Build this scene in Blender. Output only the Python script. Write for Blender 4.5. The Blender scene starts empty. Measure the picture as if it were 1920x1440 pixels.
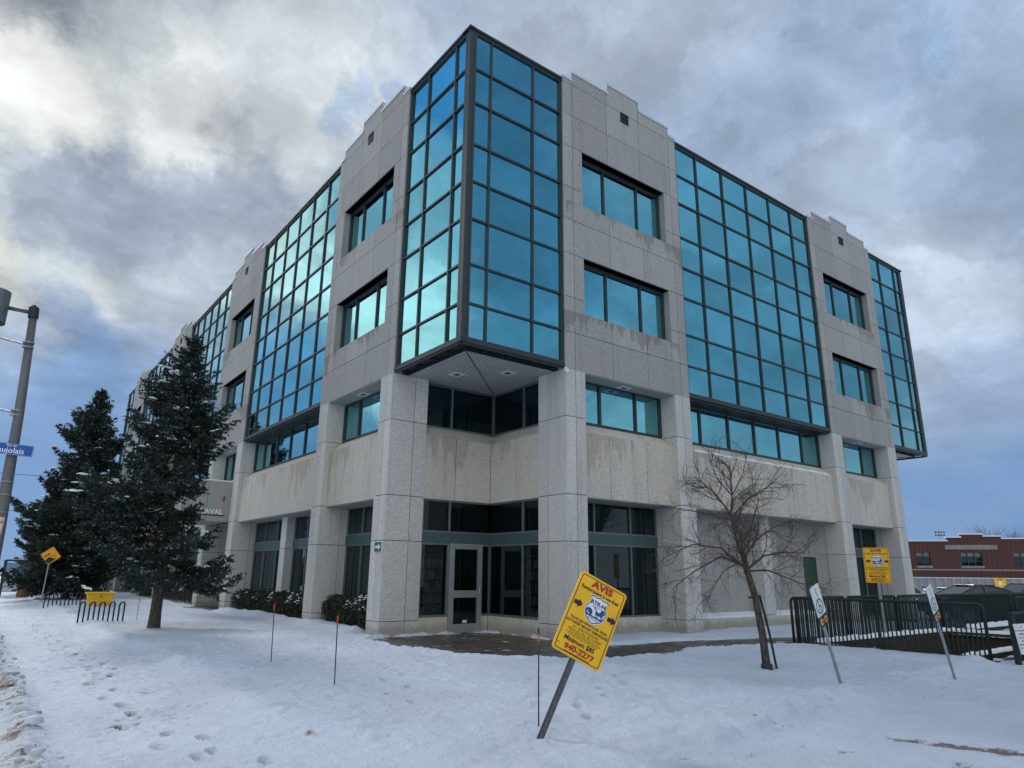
import bpy, bmesh, math, random
import numpy as np
from mathutils import Vector, Matrix
random.seed(7)
RNG = np.random.default_rng(11)
SC = bpy.context.scene
COL = SC.collection
R_ = math.radians

# ------------------------------------------------------------ camera
CAMP = Vector((-8.901, -13.926, 1.6625))
cam_d = bpy.data.cameras.new('camera'); cam_o = bpy.data.objects.new('camera', cam_d); COL.objects.link(cam_o)
cr = Vector((0.7947931, -0.6067863, 0.0106938)); cu = Vector((-0.1698473, -0.2054869, 0.9638086)); cf = Vector((0.5826284, 0.7678448, 0.2663806))
mw = Matrix(((cr.x, cu.x, -cf.x, CAMP.x), (cr.y, cu.y, -cf.y, CAMP.y), (cr.z, cu.z, -cf.z, CAMP.z), (0, 0, 0, 1)))
cam_o.matrix_world = mw
cam_d.sensor_width = 36; cam_d.lens = 1287.65 / 1920 * 36
cam_d.clip_start = 0.1; cam_d.clip_end = 4000
SC.camera = cam_o
SC.view_settings.view_transform = 'Standard'; SC.view_settings.look = 'None'
SC.view_settings.exposure = 0.0; SC.view_settings.gamma = 1.0

# ------------------------------------------------------------ node helper
class NT:
    def __init__(s, tree): s.t = tree; s.n = tree.nodes; s.l = tree.links
    def node(s, typ, **kw):
        n = s.n.new(typ)
        for k, v in kw.items():
            if hasattr(n, k): setattr(n, k, v)
        return n
    def put(s, sock, v):
        if v is None: return
        if hasattr(v, 'is_output'): s.l.new(v, sock)
        elif isinstance(v, (tuple, list)) and sock.type == 'RGBA' and len(v) == 3: sock.default_value = (*v, 1)
        else: sock.default_value = v
    def math(s, op, a, b=None, c=None, clamp=False):
        n = s.node('ShaderNodeMath', operation=op); n.use_clamp = clamp
        s.put(n.inputs[0], a); s.put(n.inputs[1], b)
        if c is not None: s.put(n.inputs[2], c)
        return n.outputs[0]
    def vmath(s, op, a, b=None, scale=None):
        n = s.node('ShaderNodeVectorMath', operation=op); s.put(n.inputs[0], a)
        if b is not None: s.put(n.inputs[1], b)
        if scale is not None: s.put(n.inputs['Scale'], scale)
        return n.outputs['Value'] if op in ('DOT_PRODUCT', 'LENGTH') else n.outputs[0]
    def noise(s, vec, scale, detail=4, rough=.55, col=False, dist=0):
        n = s.node('ShaderNodeTexNoise'); s.put(n.inputs['Vector'], vec); n.inputs['Scale'].default_value = scale
        n.inputs['Detail'].default_value = detail; n.inputs['Roughness'].default_value = rough; n.inputs['Distortion'].default_value = dist
        return n.outputs['Color'] if col else n.outputs['Fac']
    def ramp(s, v, a, b, lo=0., hi=1., smooth=True):
        n = s.node('ShaderNodeMapRange', interpolation_type='SMOOTHSTEP' if smooth else 'LINEAR'); n.clamp = True
        s.put(n.inputs[0], v); s.put(n.inputs[1], a); s.put(n.inputs[2], b); s.put(n.inputs[3], lo); s.put(n.inputs[4], hi)
        return n.outputs[0]
    def mix(s, f, a, b, blend='MIX'):
        n = s.node('ShaderNodeMix', data_type='RGBA', blend_type=blend); s.put(n.inputs[0], f)
        s.put(n.inputs[6], a); s.put(n.inputs[7], b); return n.outputs[2]
    def pos(s): return s.node('ShaderNodeNewGeometry').outputs['Position']
    def island(s): return s.node('ShaderNodeNewGeometry').outputs['Random Per Island']
    def scalev(s, v, x, y, z): return s.vmath('MULTIPLY', v, (x, y, z))
    def sep(s, v):
        n = s.node('ShaderNodeSeparateXYZ'); s.put(n.inputs[0], v); return n.outputs
    def bump(s, h, strength=.3, dist=.01):
        n = s.node('ShaderNodeBump'); n.inputs['Strength'].default_value = strength; n.inputs['Distance'].default_value = dist
        s.put(n.inputs['Height'], h); return n.outputs[0]

def srgb(r, g, b):
    f = lambda c: (c / 255 / 12.92) if c <= 10 else ((c / 255 + .055) / 1.055) ** 2.4
    return (f(r), f(g), f(b))

# ------------------------------------------------------------ world: sky with a broken cloud deck
world = bpy.data.worlds.new('World'); SC.world = world; world.use_nodes = True
W = NT(world.node_tree); W.n.clear()
SUN_AZ, SUN_EL = 90.0, 31.4
sky = W.node('ShaderNodeTexSky', sky_type='NISHITA'); sky.sun_disc = False
sky.sun_elevation = R_(SUN_EL); sky.sun_rotation = R_(90 - SUN_AZ); sky.air_density = 1.0; sky.dust_density = 0.6; sky.ozone_density = 2.0
gen = W.node('ShaderNodeTexCoord').outputs['Generated']
warp = W.noise(gen, 3.2, 9, .64, col=True)
wv = W.vmath('SUBTRACT', warp, (.5, .5, .5))
dirw = W.vmath('NORMALIZE', W.vmath('ADD', gen, W.vmath('MULTIPLY', wv, (.36, .36, .26))))
z = W.sep(gen)[2]
den = W.math('ADD', W.math('MAXIMUM', z, 0.0), .30)
px_ = W.math('DIVIDE', W.sep(gen)[0], den); py_ = W.math('DIVIDE', W.sep(gen)[1], den)
comb = W.node('ShaderNodeCombineXYZ'); W.put(comb.inputs[0], px_); W.put(comb.inputs[1], py_)
P = comb.outputs[0]
c1 = W.noise(P, 2.3, 9, .58, dist=.25)
c2 = W.noise(W.vmath('ADD', P, (5.2, 1.3, 0)), .8, 6, .55, dist=.2)
cloud = W.mix(W.ramp(c1, .40, .60), srgb(156, 172, 199), srgb(204, 215, 229))
cloud = W.mix(W.ramp(c2, .38, .68, 0, .6), cloud, srgb(168, 178, 200))
def lobe(az, el, r0, r1, col, amt, cur, hard=False):
    a, e = R_(az), R_(el)
    d = (math.cos(e) * math.cos(a), math.cos(e) * math.sin(a), math.sin(e))
    dt = W.vmath('DOT_PRODUCT', dirw, d)
    m = W.ramp(dt, math.cos(R_(r1)), math.cos(R_(r0)), 0, amt)
    return W.mix(m, cur, col)
skyblue = W.mix(.5, W.vmath('SCALE', sky.outputs[0], scale=.085), srgb(120, 158, 208))
# the blue band low over the horizon
band = W.ramp(W.math('ADD', z, W.math('MULTIPLY', W.math('SUBTRACT', c2, .5), .22)), .11, .30, 1, 0)
lowcol = W.mix(W.ramp(W.sep(gen)[1], -.55, .05), srgb(205, 208, 214), W.mix(W.ramp(W.sep(gen)[1], .0, .9), srgb(112, 147, 196), srgb(124, 160, 207)))  # paler grey behind the camera, added to brighten the facades
cloud = W.mix(W.math('MULTIPLY', band, .9), cloud, lowcol)
L = [ # az, el, inner, outer, colour, amount : cloud masses and gaps
 (20, 30, 4, 24, srgb(161, 178, 206), .75), (24, 27, 1, 7, srgb(178, 193, 216), .8), (19, 21, 1, 7, srgb(196, 208, 226), .8), (18.7, 37, 0.3, 2.8, srgb(150, 176, 212), .65),
 (12, 27, 1, 8, srgb(155, 170, 198), .7), (17, 13, 2, 6, srgb(146, 166, 198), .5), (46, 42, 2, 14, srgb(184, 195, 213), .7), (38, 33, 1, 9, srgb(158, 177, 207), .7),
 (62, 30, 4, 16, srgb(182, 192, 209), .8), (74, 41, 2, 10, srgb(200, 206, 214), .8), (90, 31, 6, 26, srgb(190, 196, 206), .7),
 (84, 27, 1, 6.0, srgb(150, 160, 180), .85), (77, 29, 1, 5.0, srgb(164, 172, 190), .7), (95, 38, 1, 6, srgb(146, 152, 164), .85), (86, 36, 0.5, 3.5, srgb(165, 172, 184), .7),
 (82, 34, .6, 6, srgb(232, 234, 236), .9), (74, 37, .6, 6, srgb(218, 222, 228), .85), (91, 31.3, .8, 5.0, (1.0, 1.0, .97), .98), (97, 30.5, 1, 7, (1.0, 1.0, .98), .95), (88, 36, .6, 4, srgb(205, 210, 216), .7),
 (69, 36, .2, 1.8, srgb(150, 176, 210), .6), (66.5, 34.5, .3, 1.8, srgb(228, 232, 240), .7), (65, 36.2, .2, 1.4, srgb(135, 162, 204), .6),
 (86, 19.5, .8, 4.5, srgb(205, 210, 214), .85), (93, 19.8, .8, 4, srgb(218, 218, 210), .85), (78, 20.5, 1, 6, srgb(190, 198, 214), .7),
 (87, 16, .8, 4.5, srgb(138, 158, 192), .85), (84, 12.5, 1.5, 7, srgb(128, 160, 206), .8), (90, 8, 2, 9, srgb(128, 160, 206), .7),
 (83, 25.8, 1.5, 5.5, srgb(150, 160, 180), .85), (77, 29.5, 1, 4.5, srgb(160, 169, 188), .8), (94, 38.5, 1.5, 5.5, srgb(146, 153, 166), .85), (88, 24, 1, 4, srgb(156, 165, 184), .7),
 # the sky off to the left, which the left facade mirrors
 (117, 39, 3, 8, srgb(80, 150, 215), .9), (119, 30, 2, 8, srgb(190, 214, 232), .85), (119, 19, 2, 9, (1.45, 1.38, 1.32), .9), (108, 27, 2, 6, (1.2, 1.17, 1.12), .85), (103, 23, 1.5, 4.5, (1.7, 1.55, 1.25), .95),
 (112, 22, 2, 5, (1.4, 1.32, 1.27), .85), (109, 14.5, 2, 6, srgb(130, 178, 226), .9), (114, 30, 1.5, 5, srgb(170, 198, 220), .7),
 # the sky behind the camera, which the right facade mirrors, then added bright lobes
 (-54, 40, 5, 14, srgb(98, 128, 166), .9), (-53, 27, 4, 11, srgb(108, 142, 178), .9), (-53, 18, 2, 6, srgb(126, 164, 196), .7), (-30, 22, 6, 20, srgb(132, 162, 192), .9), (-22, 18, 2, 9, srgb(126, 152, 180), .7),
 (-125, 30, 18, 52, (.95, .95, .95), .92), (175, 42, 10, 42, (.92, .92, .95), .85), (-90, 62, 8, 30, (.75, .77, .82), .7),  # bright lobes outside the mirrored part, added to light the facades
]
for a in L: cloud = lobe(*a, cloud)
fine = W.ramp(W.noise(P, 6.5, 8, .62, dist=.3), .3, .72, .87, 1.13)
fine2 = W.ramp(W.noise(W.vmath('ADD', P, (2.2, 9.3, 0)), 2.6, 8, .6, dist=.4), .32, .68, .88, 1.12)
wisp = W.noise(W.vmath('ADD', W.vmath('MULTIPLY', P, (1.0, 1.25, 1)), W.vmath('SCALE', wv, scale=.5)), 4.2, 10, .62, dist=.35)
wisp = W.ramp(wisp, .44, .60, .93, 1.10)
tex = W.math('MULTIPLY', W.math('MULTIPLY', fine, fine2), wisp)
texz = W.math('ADD', W.math('MULTIPLY', W.math('SUBTRACT', tex, 1.0), W.ramp(z, .06, .32)), 1.0)
cloud = W.vmath('SCALE', cloud, scale=texz)
gap = W.ramp(W.math('ADD', c1, W.math('MULTIPLY', W.noise(P, .5, 3), .35)), .43, .33, 0, .55)
cloud = W.mix(gap, cloud, skyblue)
# small torn gaps of blue between the brighter clouds
bg_ = W.noise(W.vmath('ADD', W.vmath('MULTIPLY', P, (1, 1, 1)), (7.7, 3.1, 0)), 3.4, 8, .62, dist=.4)
cloud = W.mix(W.math('MULTIPLY', W.ramp(bg_, .60, .70, 0, .55), W.ramp(z, .30, .45)), cloud, srgb(146, 172, 208))
cloud = W.mix(W.math('MULTIPLY', W.ramp(bg_, .42, .33, 0, .5), W.math('MULTIPLY', W.ramp(z, .30, .42), W.ramp(W.sep(gen)[1], .6, .85))), cloud, srgb(232, 235, 238))
cloud = W.vmath('MULTIPLY', cloud, (.985, 1.015, 1.005))
ground_c = W.mix(W.ramp(z, -.04, 0), srgb(165, 175, 195), cloud)
bg = W.node('ShaderNodeBackground'); W.put(bg.inputs[0], W.vmath('SCALE', ground_c, scale=10.0)); bg.inputs[1].default_value = .1
wo = W.node('ShaderNodeOutputWorld'); W.l.new(bg.outputs[0], wo.inputs[0])

sun_d = bpy.data.lights.new('sun', 'SUN'); sun_d.energy = 1.5; sun_d.angle = R_(12); sun_d.color = (1, .95, .88)
sun_o = bpy.data.objects.new('sun', sun_d); COL.objects.link(sun_o)
sdir = Vector((math.cos(R_(SUN_EL)) * math.cos(R_(SUN_AZ)), math.cos(R_(SUN_EL)) * math.sin(R_(SUN_AZ)), math.sin(R_(SUN_EL))))
sun_o.rotation_euler = sdir.to_track_quat('Z', 'Y').to_euler(); sun_o.location = (0, 0, 60)

# ------------------------------------------------------------ materials
def material(name, col=(.5, .5, .5), rough=.6, metal=0., fn=None, **kw):
    m = bpy.data.materials.new(name); m.use_nodes = True; T = NT(m.node_tree)
    b = T.n['Principled BSDF']
    b.inputs['Base Color'].default_value = (*col, 1); b.inputs['Roughness'].default_value = rough; b.inputs['Metallic'].default_value = metal
    for k, v in kw.items(): T.put(b.inputs[k.replace('_', ' ')], v)
    if fn: fn(T, b)
    return m

def worn(col, rough=.5, metal=0., amt=.18, scale=9, bump=.0):
    def fn(T, b):
        p = T.pos(); n = T.noise(p, scale, 6, .6); n2 = T.noise(p, scale * 9, 3, .6)
        f = T.math('ADD', T.math('MULTIPLY', n, .7), T.math('MULTIPLY', n2, .3))
        k = T.ramp(f, .3, .7, 1 - amt, 1 + amt)
        T.put(b.inputs['Base Color'], T.vmath('SCALE', (*col,), scale=k)); T.put(b.inputs['Roughness'], T.ramp(n2, .3, .7, rough * .8, min(1, rough * 1.2)))
        if bump: T.put(b.inputs['Normal'], T.bump(n2, bump, .01))
    return material('worn', col, rough, metal, fn)

def granite_fn(base, stains, warm):
    def fn(T, b):
        p = T.pos(); s = T.sep(p); p = T.vmath('ADD', T.vmath('MULTIPLY', p, (1.013, 1.007, .991)), (.0113, .0127, .0137))
        sp = T.noise(p, 58, 2, .7); sp2 = T.noise(p, 23, 3, .75); big = T.noise(p, .55, 4, .6); mid = T.noise(p, 2.3, 5, .65)
        col = T.mix(T.ramp(sp, .38, .62), tuple(c * .68 for c in base), tuple(min(1, c * 1.27) for c in base))
        col = T.mix(T.ramp(sp2, .56, .66, 0, .22), col, tuple(c * 1.45 for c in base))
        col = T.mix(T.ramp(sp2, .42, .34, 0, .25), col, tuple(c * .5 for c in base))
        col = T.mix(T.ramp(big, .4, .62, 0, .5), col, T.vmath('MULTIPLY', col, warm))
        col = T.vmath('SCALE', col, scale=T.ramp(T.island(), 0, 1, .90, 1.08, smooth=False))
        streak = T.noise(T.scalev(p, 3.2, 3.2, .16), 1.0, 5, .65)
        col = T.mix(T.ramp(streak, .50, .72, 0, .34), col, T.vmath('MULTIPLY', col, (.60, .60, .60)))
        col = T.mix(T.ramp(mid, .56, .72, 0, .22), col, T.vmath('MULTIPLY', col, (.66, .63, .6)))
        for zs, drop, amt, th in stains:      # run-off stains under the sills
            dr = T.noise(T.scalev(p, 6.5, 6.5, .5), 1.0, 4, .7); wide = T.math('MULTIPLY', T.noise(T.vmath('ADD', T.scalev(p, .62, .62, .01), (zs, 0, 0)), 1.0, 2, .5), 1.35)
            depth = T.math('MULTIPLY', T.math('SUBTRACT', T.math('ADD', T.math('MULTIPLY', dr, .9), wide), th + .14), drop * 4)
            below = T.math('SUBTRACT', zs, s[2])
            m = T.math('MULTIPLY', T.ramp(T.math('SUBTRACT', depth, below), 0, .05), T.ramp(below, -.03, 0))
            col = T.mix(T.math('MULTIPLY', m, amt), col, T.vmath('MULTIPLY', col, (.50, .46, .42)))
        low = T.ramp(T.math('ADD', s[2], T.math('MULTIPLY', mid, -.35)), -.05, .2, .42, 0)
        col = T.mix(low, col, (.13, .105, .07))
        T.put(b.inputs['Base Color'], col); T.put(b.inputs['Normal'], T.bump(sp, .35, .006))
    return fn
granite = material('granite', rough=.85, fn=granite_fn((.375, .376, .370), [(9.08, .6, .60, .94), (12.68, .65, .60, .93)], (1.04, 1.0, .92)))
column_m = material('granite_lit', rough=.85, fn=granite_fn((.585, .58, .568), [], (1.03, 1.0, .94)))  # lighter copy of the pier granite: brighter light low down put into the colour
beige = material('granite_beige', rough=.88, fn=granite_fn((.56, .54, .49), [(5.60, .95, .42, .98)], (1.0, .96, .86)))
joint_m = material('joint', (.05, .048, .045), .95)
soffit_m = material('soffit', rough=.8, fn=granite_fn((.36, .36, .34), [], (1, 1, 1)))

def glass_fn(tint, inner):
    def fn(T, b):
        p = T.pos(); n = T.noise(p, .8, 3, .5); isl = T.island()
        col = T.vmath('SCALE', (*tint,), scale=T.ramp(isl, 0, 1, .86, 1.12, smooth=False))
        T.put(b.inputs['Base Color'], col); T.put(b.inputs['Normal'], T.bump(n, .09, .05))
    return fn
mirror_glass = material('teal_mirror_glass', (.1, .4, .5), .015, 1.0, glass_fn((.205, .545, .615), 0))
def dark_fn(T, b):
    n = T.noise(T.pos(), .7, 3, .5); T.put(b.inputs['Normal'], T.bump(n, .04, .05))
dark_glass = material('dark_window_glass', (.006, .011, .014), .02, 0, dark_fn, IOR=1.55, Specular_Tint=(.5, .85, 1., 1))
clear_glass = bpy.data.materials.new('clear_window_glass'); clear_glass.use_nodes = True; T_ = NT(clear_glass.node_tree); T_.n.clear()
_o = T_.node('ShaderNodeOutputMaterial'); _mx = T_.node('ShaderNodeMixShader'); _tr = T_.node('ShaderNodeBsdfTransparent'); _gl = T_.node('ShaderNodeBsdfGlossy'); _fr = T_.node('ShaderNodeFresnel')
_tr.inputs[0].default_value = (.34, .44, .45, 1); _gl.inputs[0].default_value = (.75, .93, 1, 1); _gl.inputs['Roughness'].default_value = .02; _fr.inputs[0].default_value = 1.5
_bm = T_.bump(T_.noise(T_.pos(), .7, 3, .5), .04, .05); T_.l.new(_bm, _gl.inputs['Normal']); T_.l.new(_fr.outputs[0], _mx.inputs[0]); T_.l.new(_tr.outputs[0], _mx.inputs[1]); T_.l.new(_gl.outputs[0], _mx.inputs[2]); T_.l.new(_mx.outputs[0], _o.inputs[0])
blind_m = worn((.16, .18, .18), .8, 0, .15)
frame_m = worn((.038, .050, .054), .45, .3, .15)
frame_light = worn((.16, .20, .21), .4, .4, .12)
frame_dark = worn((.022, .030, .032), .5, .2, .2)
band_m = worn((.065, .115, .12), .45, .2, .15)
alu = worn((.42, .46, .48), .35, .6, .12)
flash_m = worn((.62, .66, .72), .45, .3, .1)
black_in = material('dark_interior', (.012, .012, .013), .9)
rib_m = worn((.66, .66, .67), .5, .2, .12)
lamp_m = worn((.7, .72, .72), .4, 0, .08)
green_door = worn((.018, .075, .045), .5, 0, .2)
steel_galv = worn((.33, .36, .39), .45, .55, .25, 14)
rail_m = worn((.004, .015, .014), .65, 0, .3)
black_paint = worn((.012, .016, .028), .4, .2, .3)
bark_m = material('bark', fn=lambda T, b: (T.put(b.inputs['Base Color'], T.mix(T.ramp(T.noise(T.scalev(T.pos(), 30, 30, 7), 1, 5, .7), .35, .65), (.028, .022, .019), (.12, .095, .085))), T.put(b.inputs['Normal'], T.bump(T.noise(T.scalev(T.pos(), 40, 40, 10), 1, 4, .7), .9, .03))), rough=.95)
twig_m = worn((.080, .060, .050), .9, 0, .4, 5)
def needle_fn(T, b):
    isl = T.island(); n = T.noise(T.pos(), 1.6, 3, .6)
    col = T.mix(isl, (.006, .016, .012), (.030, .054, .042))
    col = T.mix(T.ramp(n, .5, .7, 0, .5), col, (.030, .022, .012))
    col = T.mix(T.ramp(T.math('FRACT', T.math('MULTIPLY', isl, 37.)), .955, .965), col, (.30, .36, .40))
    T.put(b.inputs['Base Color'], col)
needle_m = material('spruce_needles', rough=.7, fn=needle_fn)
leaf_m = material('hedge_leaves', rough=.6, fn=lambda T, b: T.put(b.inputs['Base Color'], T.mix(T.island(), (.012, .022, .012), (.040, .055, .028))))
wood_bin = worn((.24, .085, .035), .6, 0, .3)
yellow_m = worn((.90, .50, .008), .5, 0, .08, 5)
yellow_road = worn((.88, .40, .008), .5, 0, .08, 5)
white_m = worn((.72, .74, .76), .5, 0, .06)
txt_black = material('print_black', (.012, .012, .014), .5)
txt_red = material('print_red', (.42, .012, .010), .5)
txt_blue = material('print_blue', (.02, .06, .22), .5)
txt_white = material('print_white', (.8, .82, .85), .5)
txt_green = material('print_green', (.0, .22, .17), .5)
orange_m = material('orange_tape', (.65, .07, .015), .5)
blue_sign = worn((.008, .10, .42), .4, 0, .05)
green_sign = worn((.0, .16, .10), .4, 0, .08)

def snow_fn(dirt_shade_col=(.20, .15, .10), base=(.705, .80, .97)):
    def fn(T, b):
        p = T.pos(); a = T.node('ShaderNodeAttribute', attribute_name='dirt_shade').outputs['Fac']
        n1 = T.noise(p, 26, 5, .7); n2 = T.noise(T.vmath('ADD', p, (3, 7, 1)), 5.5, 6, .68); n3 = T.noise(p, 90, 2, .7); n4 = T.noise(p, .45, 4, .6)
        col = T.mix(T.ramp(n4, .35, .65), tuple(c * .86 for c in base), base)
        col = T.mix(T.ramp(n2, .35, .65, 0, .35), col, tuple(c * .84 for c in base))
        m = T.math('ADD', T.math('MULTIPLY', T.math('SUBTRACT', n1, .5), 1.1), T.math('MULTIPLY', T.math('SUBTRACT', n2, .5), 1.3))
        m = T.math('ADD', m, T.math('SUBTRACT', a, .62))
        col = T.mix(T.ramp(m, -.12, .22, 0, .95), col, dirt_shade_col)
        sp = T.math('MULTIPLY', T.ramp(n3, .70, .76), T.ramp(n2, .52, .64)); col = T.mix(T.math('MULTIPLY', sp, .5), col, (.2, .17, .14))
        T.put(b.inputs['Base Color'], col)
        h = T.math('ADD', T.math('MULTIPLY', n2, .8), T.math('MULTIPLY', n1, .38)); h = T.math('ADD', h, T.math('MULTIPLY', n3, .14))
        T.put(b.inputs['Normal'], T.bump(h, 1.0, .085)); b.inputs['Subsurface Weight'].default_value = 0
    return fn
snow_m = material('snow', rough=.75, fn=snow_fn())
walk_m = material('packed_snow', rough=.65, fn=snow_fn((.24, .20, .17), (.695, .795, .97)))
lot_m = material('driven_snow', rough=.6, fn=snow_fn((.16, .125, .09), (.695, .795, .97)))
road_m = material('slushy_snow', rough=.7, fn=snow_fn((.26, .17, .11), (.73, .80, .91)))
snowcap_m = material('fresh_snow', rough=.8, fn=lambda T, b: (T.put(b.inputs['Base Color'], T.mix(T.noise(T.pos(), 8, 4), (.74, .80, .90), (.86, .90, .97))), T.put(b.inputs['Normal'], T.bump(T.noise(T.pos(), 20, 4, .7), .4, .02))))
def pave_fn(T, b):
    p = T.pos(); n = T.noise(p, 2.2, 6, .65); n2 = T.noise(p, 30, 4, .7); sn = T.noise(T.vmath('ADD', p, (1, 2, 0)), 1.1, 6, .7)
    col = T.mix(T.ramp(n, .35, .65), (.045, .039, .033), (.085, .072, .060)); col = T.mix(T.ramp(n2, .45, .7, 0, .15), col, (.12, .10, .09))
    col = T.mix(T.ramp(T.math('ADD', sn, T.math('MULTIPLY', n2, .18)), .69, .76, 0, .9), col, (.7, .76, .86))
    T.put(b.inputs['Base Color'], col); T.put(b.inputs['Roughness'], T.ramp(n, .4, .6, .25, .7)); T.put(b.inputs['Normal'], T.bump(n2, .25, .01))
pave_m = material('wet_concrete', rough=.4, fn=pave_fn)
pit_m = worn((.055, .036, .030), .85, 0, .45, 3, .4)
def brick_fn(T, b):
    p = T.pos(); s = T.sep(p); c = T.node('ShaderNodeCombineXYZ'); T.put(c.inputs[0], T.math('ADD', s[0], s[1])); T.put(c.inputs[1], s[2])
    br = T.node('ShaderNodeTexBrick'); T.put(br.inputs['Vector'], c.outputs[0]); br.inputs['Scale'].default_value = 4.2
    br.inputs['Color1'].default_value = (.095, .030, .025, 1); br.inputs['Color2'].default_value = (.065, .022, .020, 1); br.inputs['Mortar'].default_value = (.14, .09, .08, 1)
    T.put(b.inputs['Base Color'], T.mix(T.ramp(T.noise(p, .6, 5, .6), .4, .7, 0, .35), br.outputs['Color'], (.07, .025, .022)))
brick_m = material('red_brick', rough=.9, fn=brick_fn)
block_m = worn((.24, .23, .22), .9, 0, .2, 4)
corr_m = material('grey_corrugated', rough=.7, fn=lambda T, b: T.put(b.inputs['Base Color'], T.mix(T.ramp(T.math('SINE', T.math('MULTIPLY', T.sep(T.pos())[1], 22.)), -.4, .9), (.20, .205, .22), (.33, .34, .36))))

# ------------------------------------------------------------ mesh builder
class MB:
    def __init__(s): s.v = []; s.f = []; s.m = []
    def add(s, verts, faces, m=0):
        o = len(s.v); s.v += [tuple(p) for p in verts]; s.f += [tuple(i + o for i in f) for f in faces]; s.m += [m] * len(faces); return s
    def box(s, x0, x1, y0, y1, z0, z1, m=0):
        if x0 > x1: x0, x1 = x1, x0
        if y0 > y1: y0, y1 = y1, y0
        v = [(x0, y0, z0), (x1, y0, z0), (x1, y1, z0), (x0, y1, z0), (x0, y0, z1), (x1, y0, z1), (x1, y1, z1), (x0, y1, z1)]
        return s.add(v, [(0, 3, 2, 1), (4, 5, 6, 7), (0, 1, 5, 4), (1, 2, 6, 5), (2, 3, 7, 6), (3, 0, 4, 7)], m)
    def prism(s, poly, fn, a, b, m=0):
        n = len(poly); v = [fn(p, a) for p in poly] + [fn(p, b) for p in poly]
        f = [tuple(range(n))[::-1], tuple(range(n, 2 * n))] + [(i, (i + 1) % n, n + (i + 1) % n, n + i) for i in range(n)]
        return s.add(v, f, m)
    def tube(s, pts, rad, n=8, m=0, cap=True):
        pts = [Vector(p) for p in pts]; k = len(pts)
        if not hasattr(rad, '__len__'): rad = [rad] * k
        ref = None; V = []
        for i, p in enumerate(pts):
            t = (pts[min(i + 1, k - 1)] - pts[max(i - 1, 0)]).normalized()
            if ref is None: ref = t.orthogonal().normalized()
            ref = (ref - t * ref.dot(t));
            if ref.length < 1e-5: ref = t.orthogonal()
            ref.normalize(); bn = t.cross(ref)
            for j in range(n):
                a = 2 * math.pi * j / n; V.append(p + (ref * math.cos(a) + bn * math.sin(a)) * rad[i])
        F = [(i * n + j, i * n + (j + 1) % n, (i + 1) * n + (j + 1) % n, (i + 1) * n + j) for i in range(k - 1) for j in range(n)]
        if cap: F += [tuple(range(n))[::-1], tuple(range((k - 1) * n, k * n))]
        return s.add(V, F, m)
    def build(s, name, mats, parent=None, smooth=False, recalc=True, bevel=0):
        me = bpy.data.meshes.new(name); me.from_pydata(s.v, [], s.f)
        if not isinstance(mats, (list, tuple)): mats = [mats]
        for mm in mats: me.materials.append(mm)
        if any(s.m): me.polygons.foreach_set('material_index', s.m)
        if recalc:
            bm = bmesh.new(); bm.from_mesh(me); bmesh.ops.recalc_face_normals(bm, faces=bm.faces); bm.to_mesh(me); bm.free()
        if smooth: me.polygons.foreach_set('use_smooth', [True] * len(me.polygons))
        me.update(); o = bpy.data.objects.new(name, me); COL.objects.link(o)
        if parent: o.parent = parent
        if bevel:
            b = o.modifiers.new('bevel', 'BEVEL'); b.width = bevel; b.segments = 2; b.limit_method = 'ANGLE'
        return o

def tag(o, label=None, cat=None, group=None, kind=None):
    if label: o['label'] = label
    if cat: o['category'] = cat
    if group: o['group'] = group
    if kind: o['kind'] = kind
    return o
def empty(name, loc=(0, 0, 0), label=None, cat=None, group=None):
    e = bpy.data.objects.new(name, None); e.location = loc; COL.objects.link(e); e.empty_display_size = .2
    return tag(e, label, cat, group)
def copy_tree(o, parent=None):
    c = o.copy(); COL.objects.link(c); c.parent = parent
    for ch in list(o.children): copy_tree(ch, c)
    return c
def text_obj(name, body, size, mat, parent, loc, sx=1.0, bold=0.0, thick=.0006, align='CENTER', rot=None, shear=0):
    cu_ = bpy.data.curves.new(name, 'FONT'); cu_.body = body; cu_.size = size; cu_.align_x = align; cu_.align_y = 'CENTER'
    cu_.extrude = thick; cu_.offset = bold; cu_.shear = shear; cu_.resolution_u = 3
    t = bpy.data.objects.new(name, cu_); COL.objects.link(t)
    dg = bpy.context.evaluated_depsgraph_get(); me = bpy.data.meshes.new_from_object(t.evaluated_get(dg)); bpy.data.objects.remove(t)
    me.materials.clear(); me.materials.append(mat)
    o = bpy.data.objects.new(name, me); COL.objects.link(o); o.parent = parent; o.location = loc; o.scale = (sx, 1, 1)
    if rot: o.rotation_euler = rot
    return o

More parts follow.
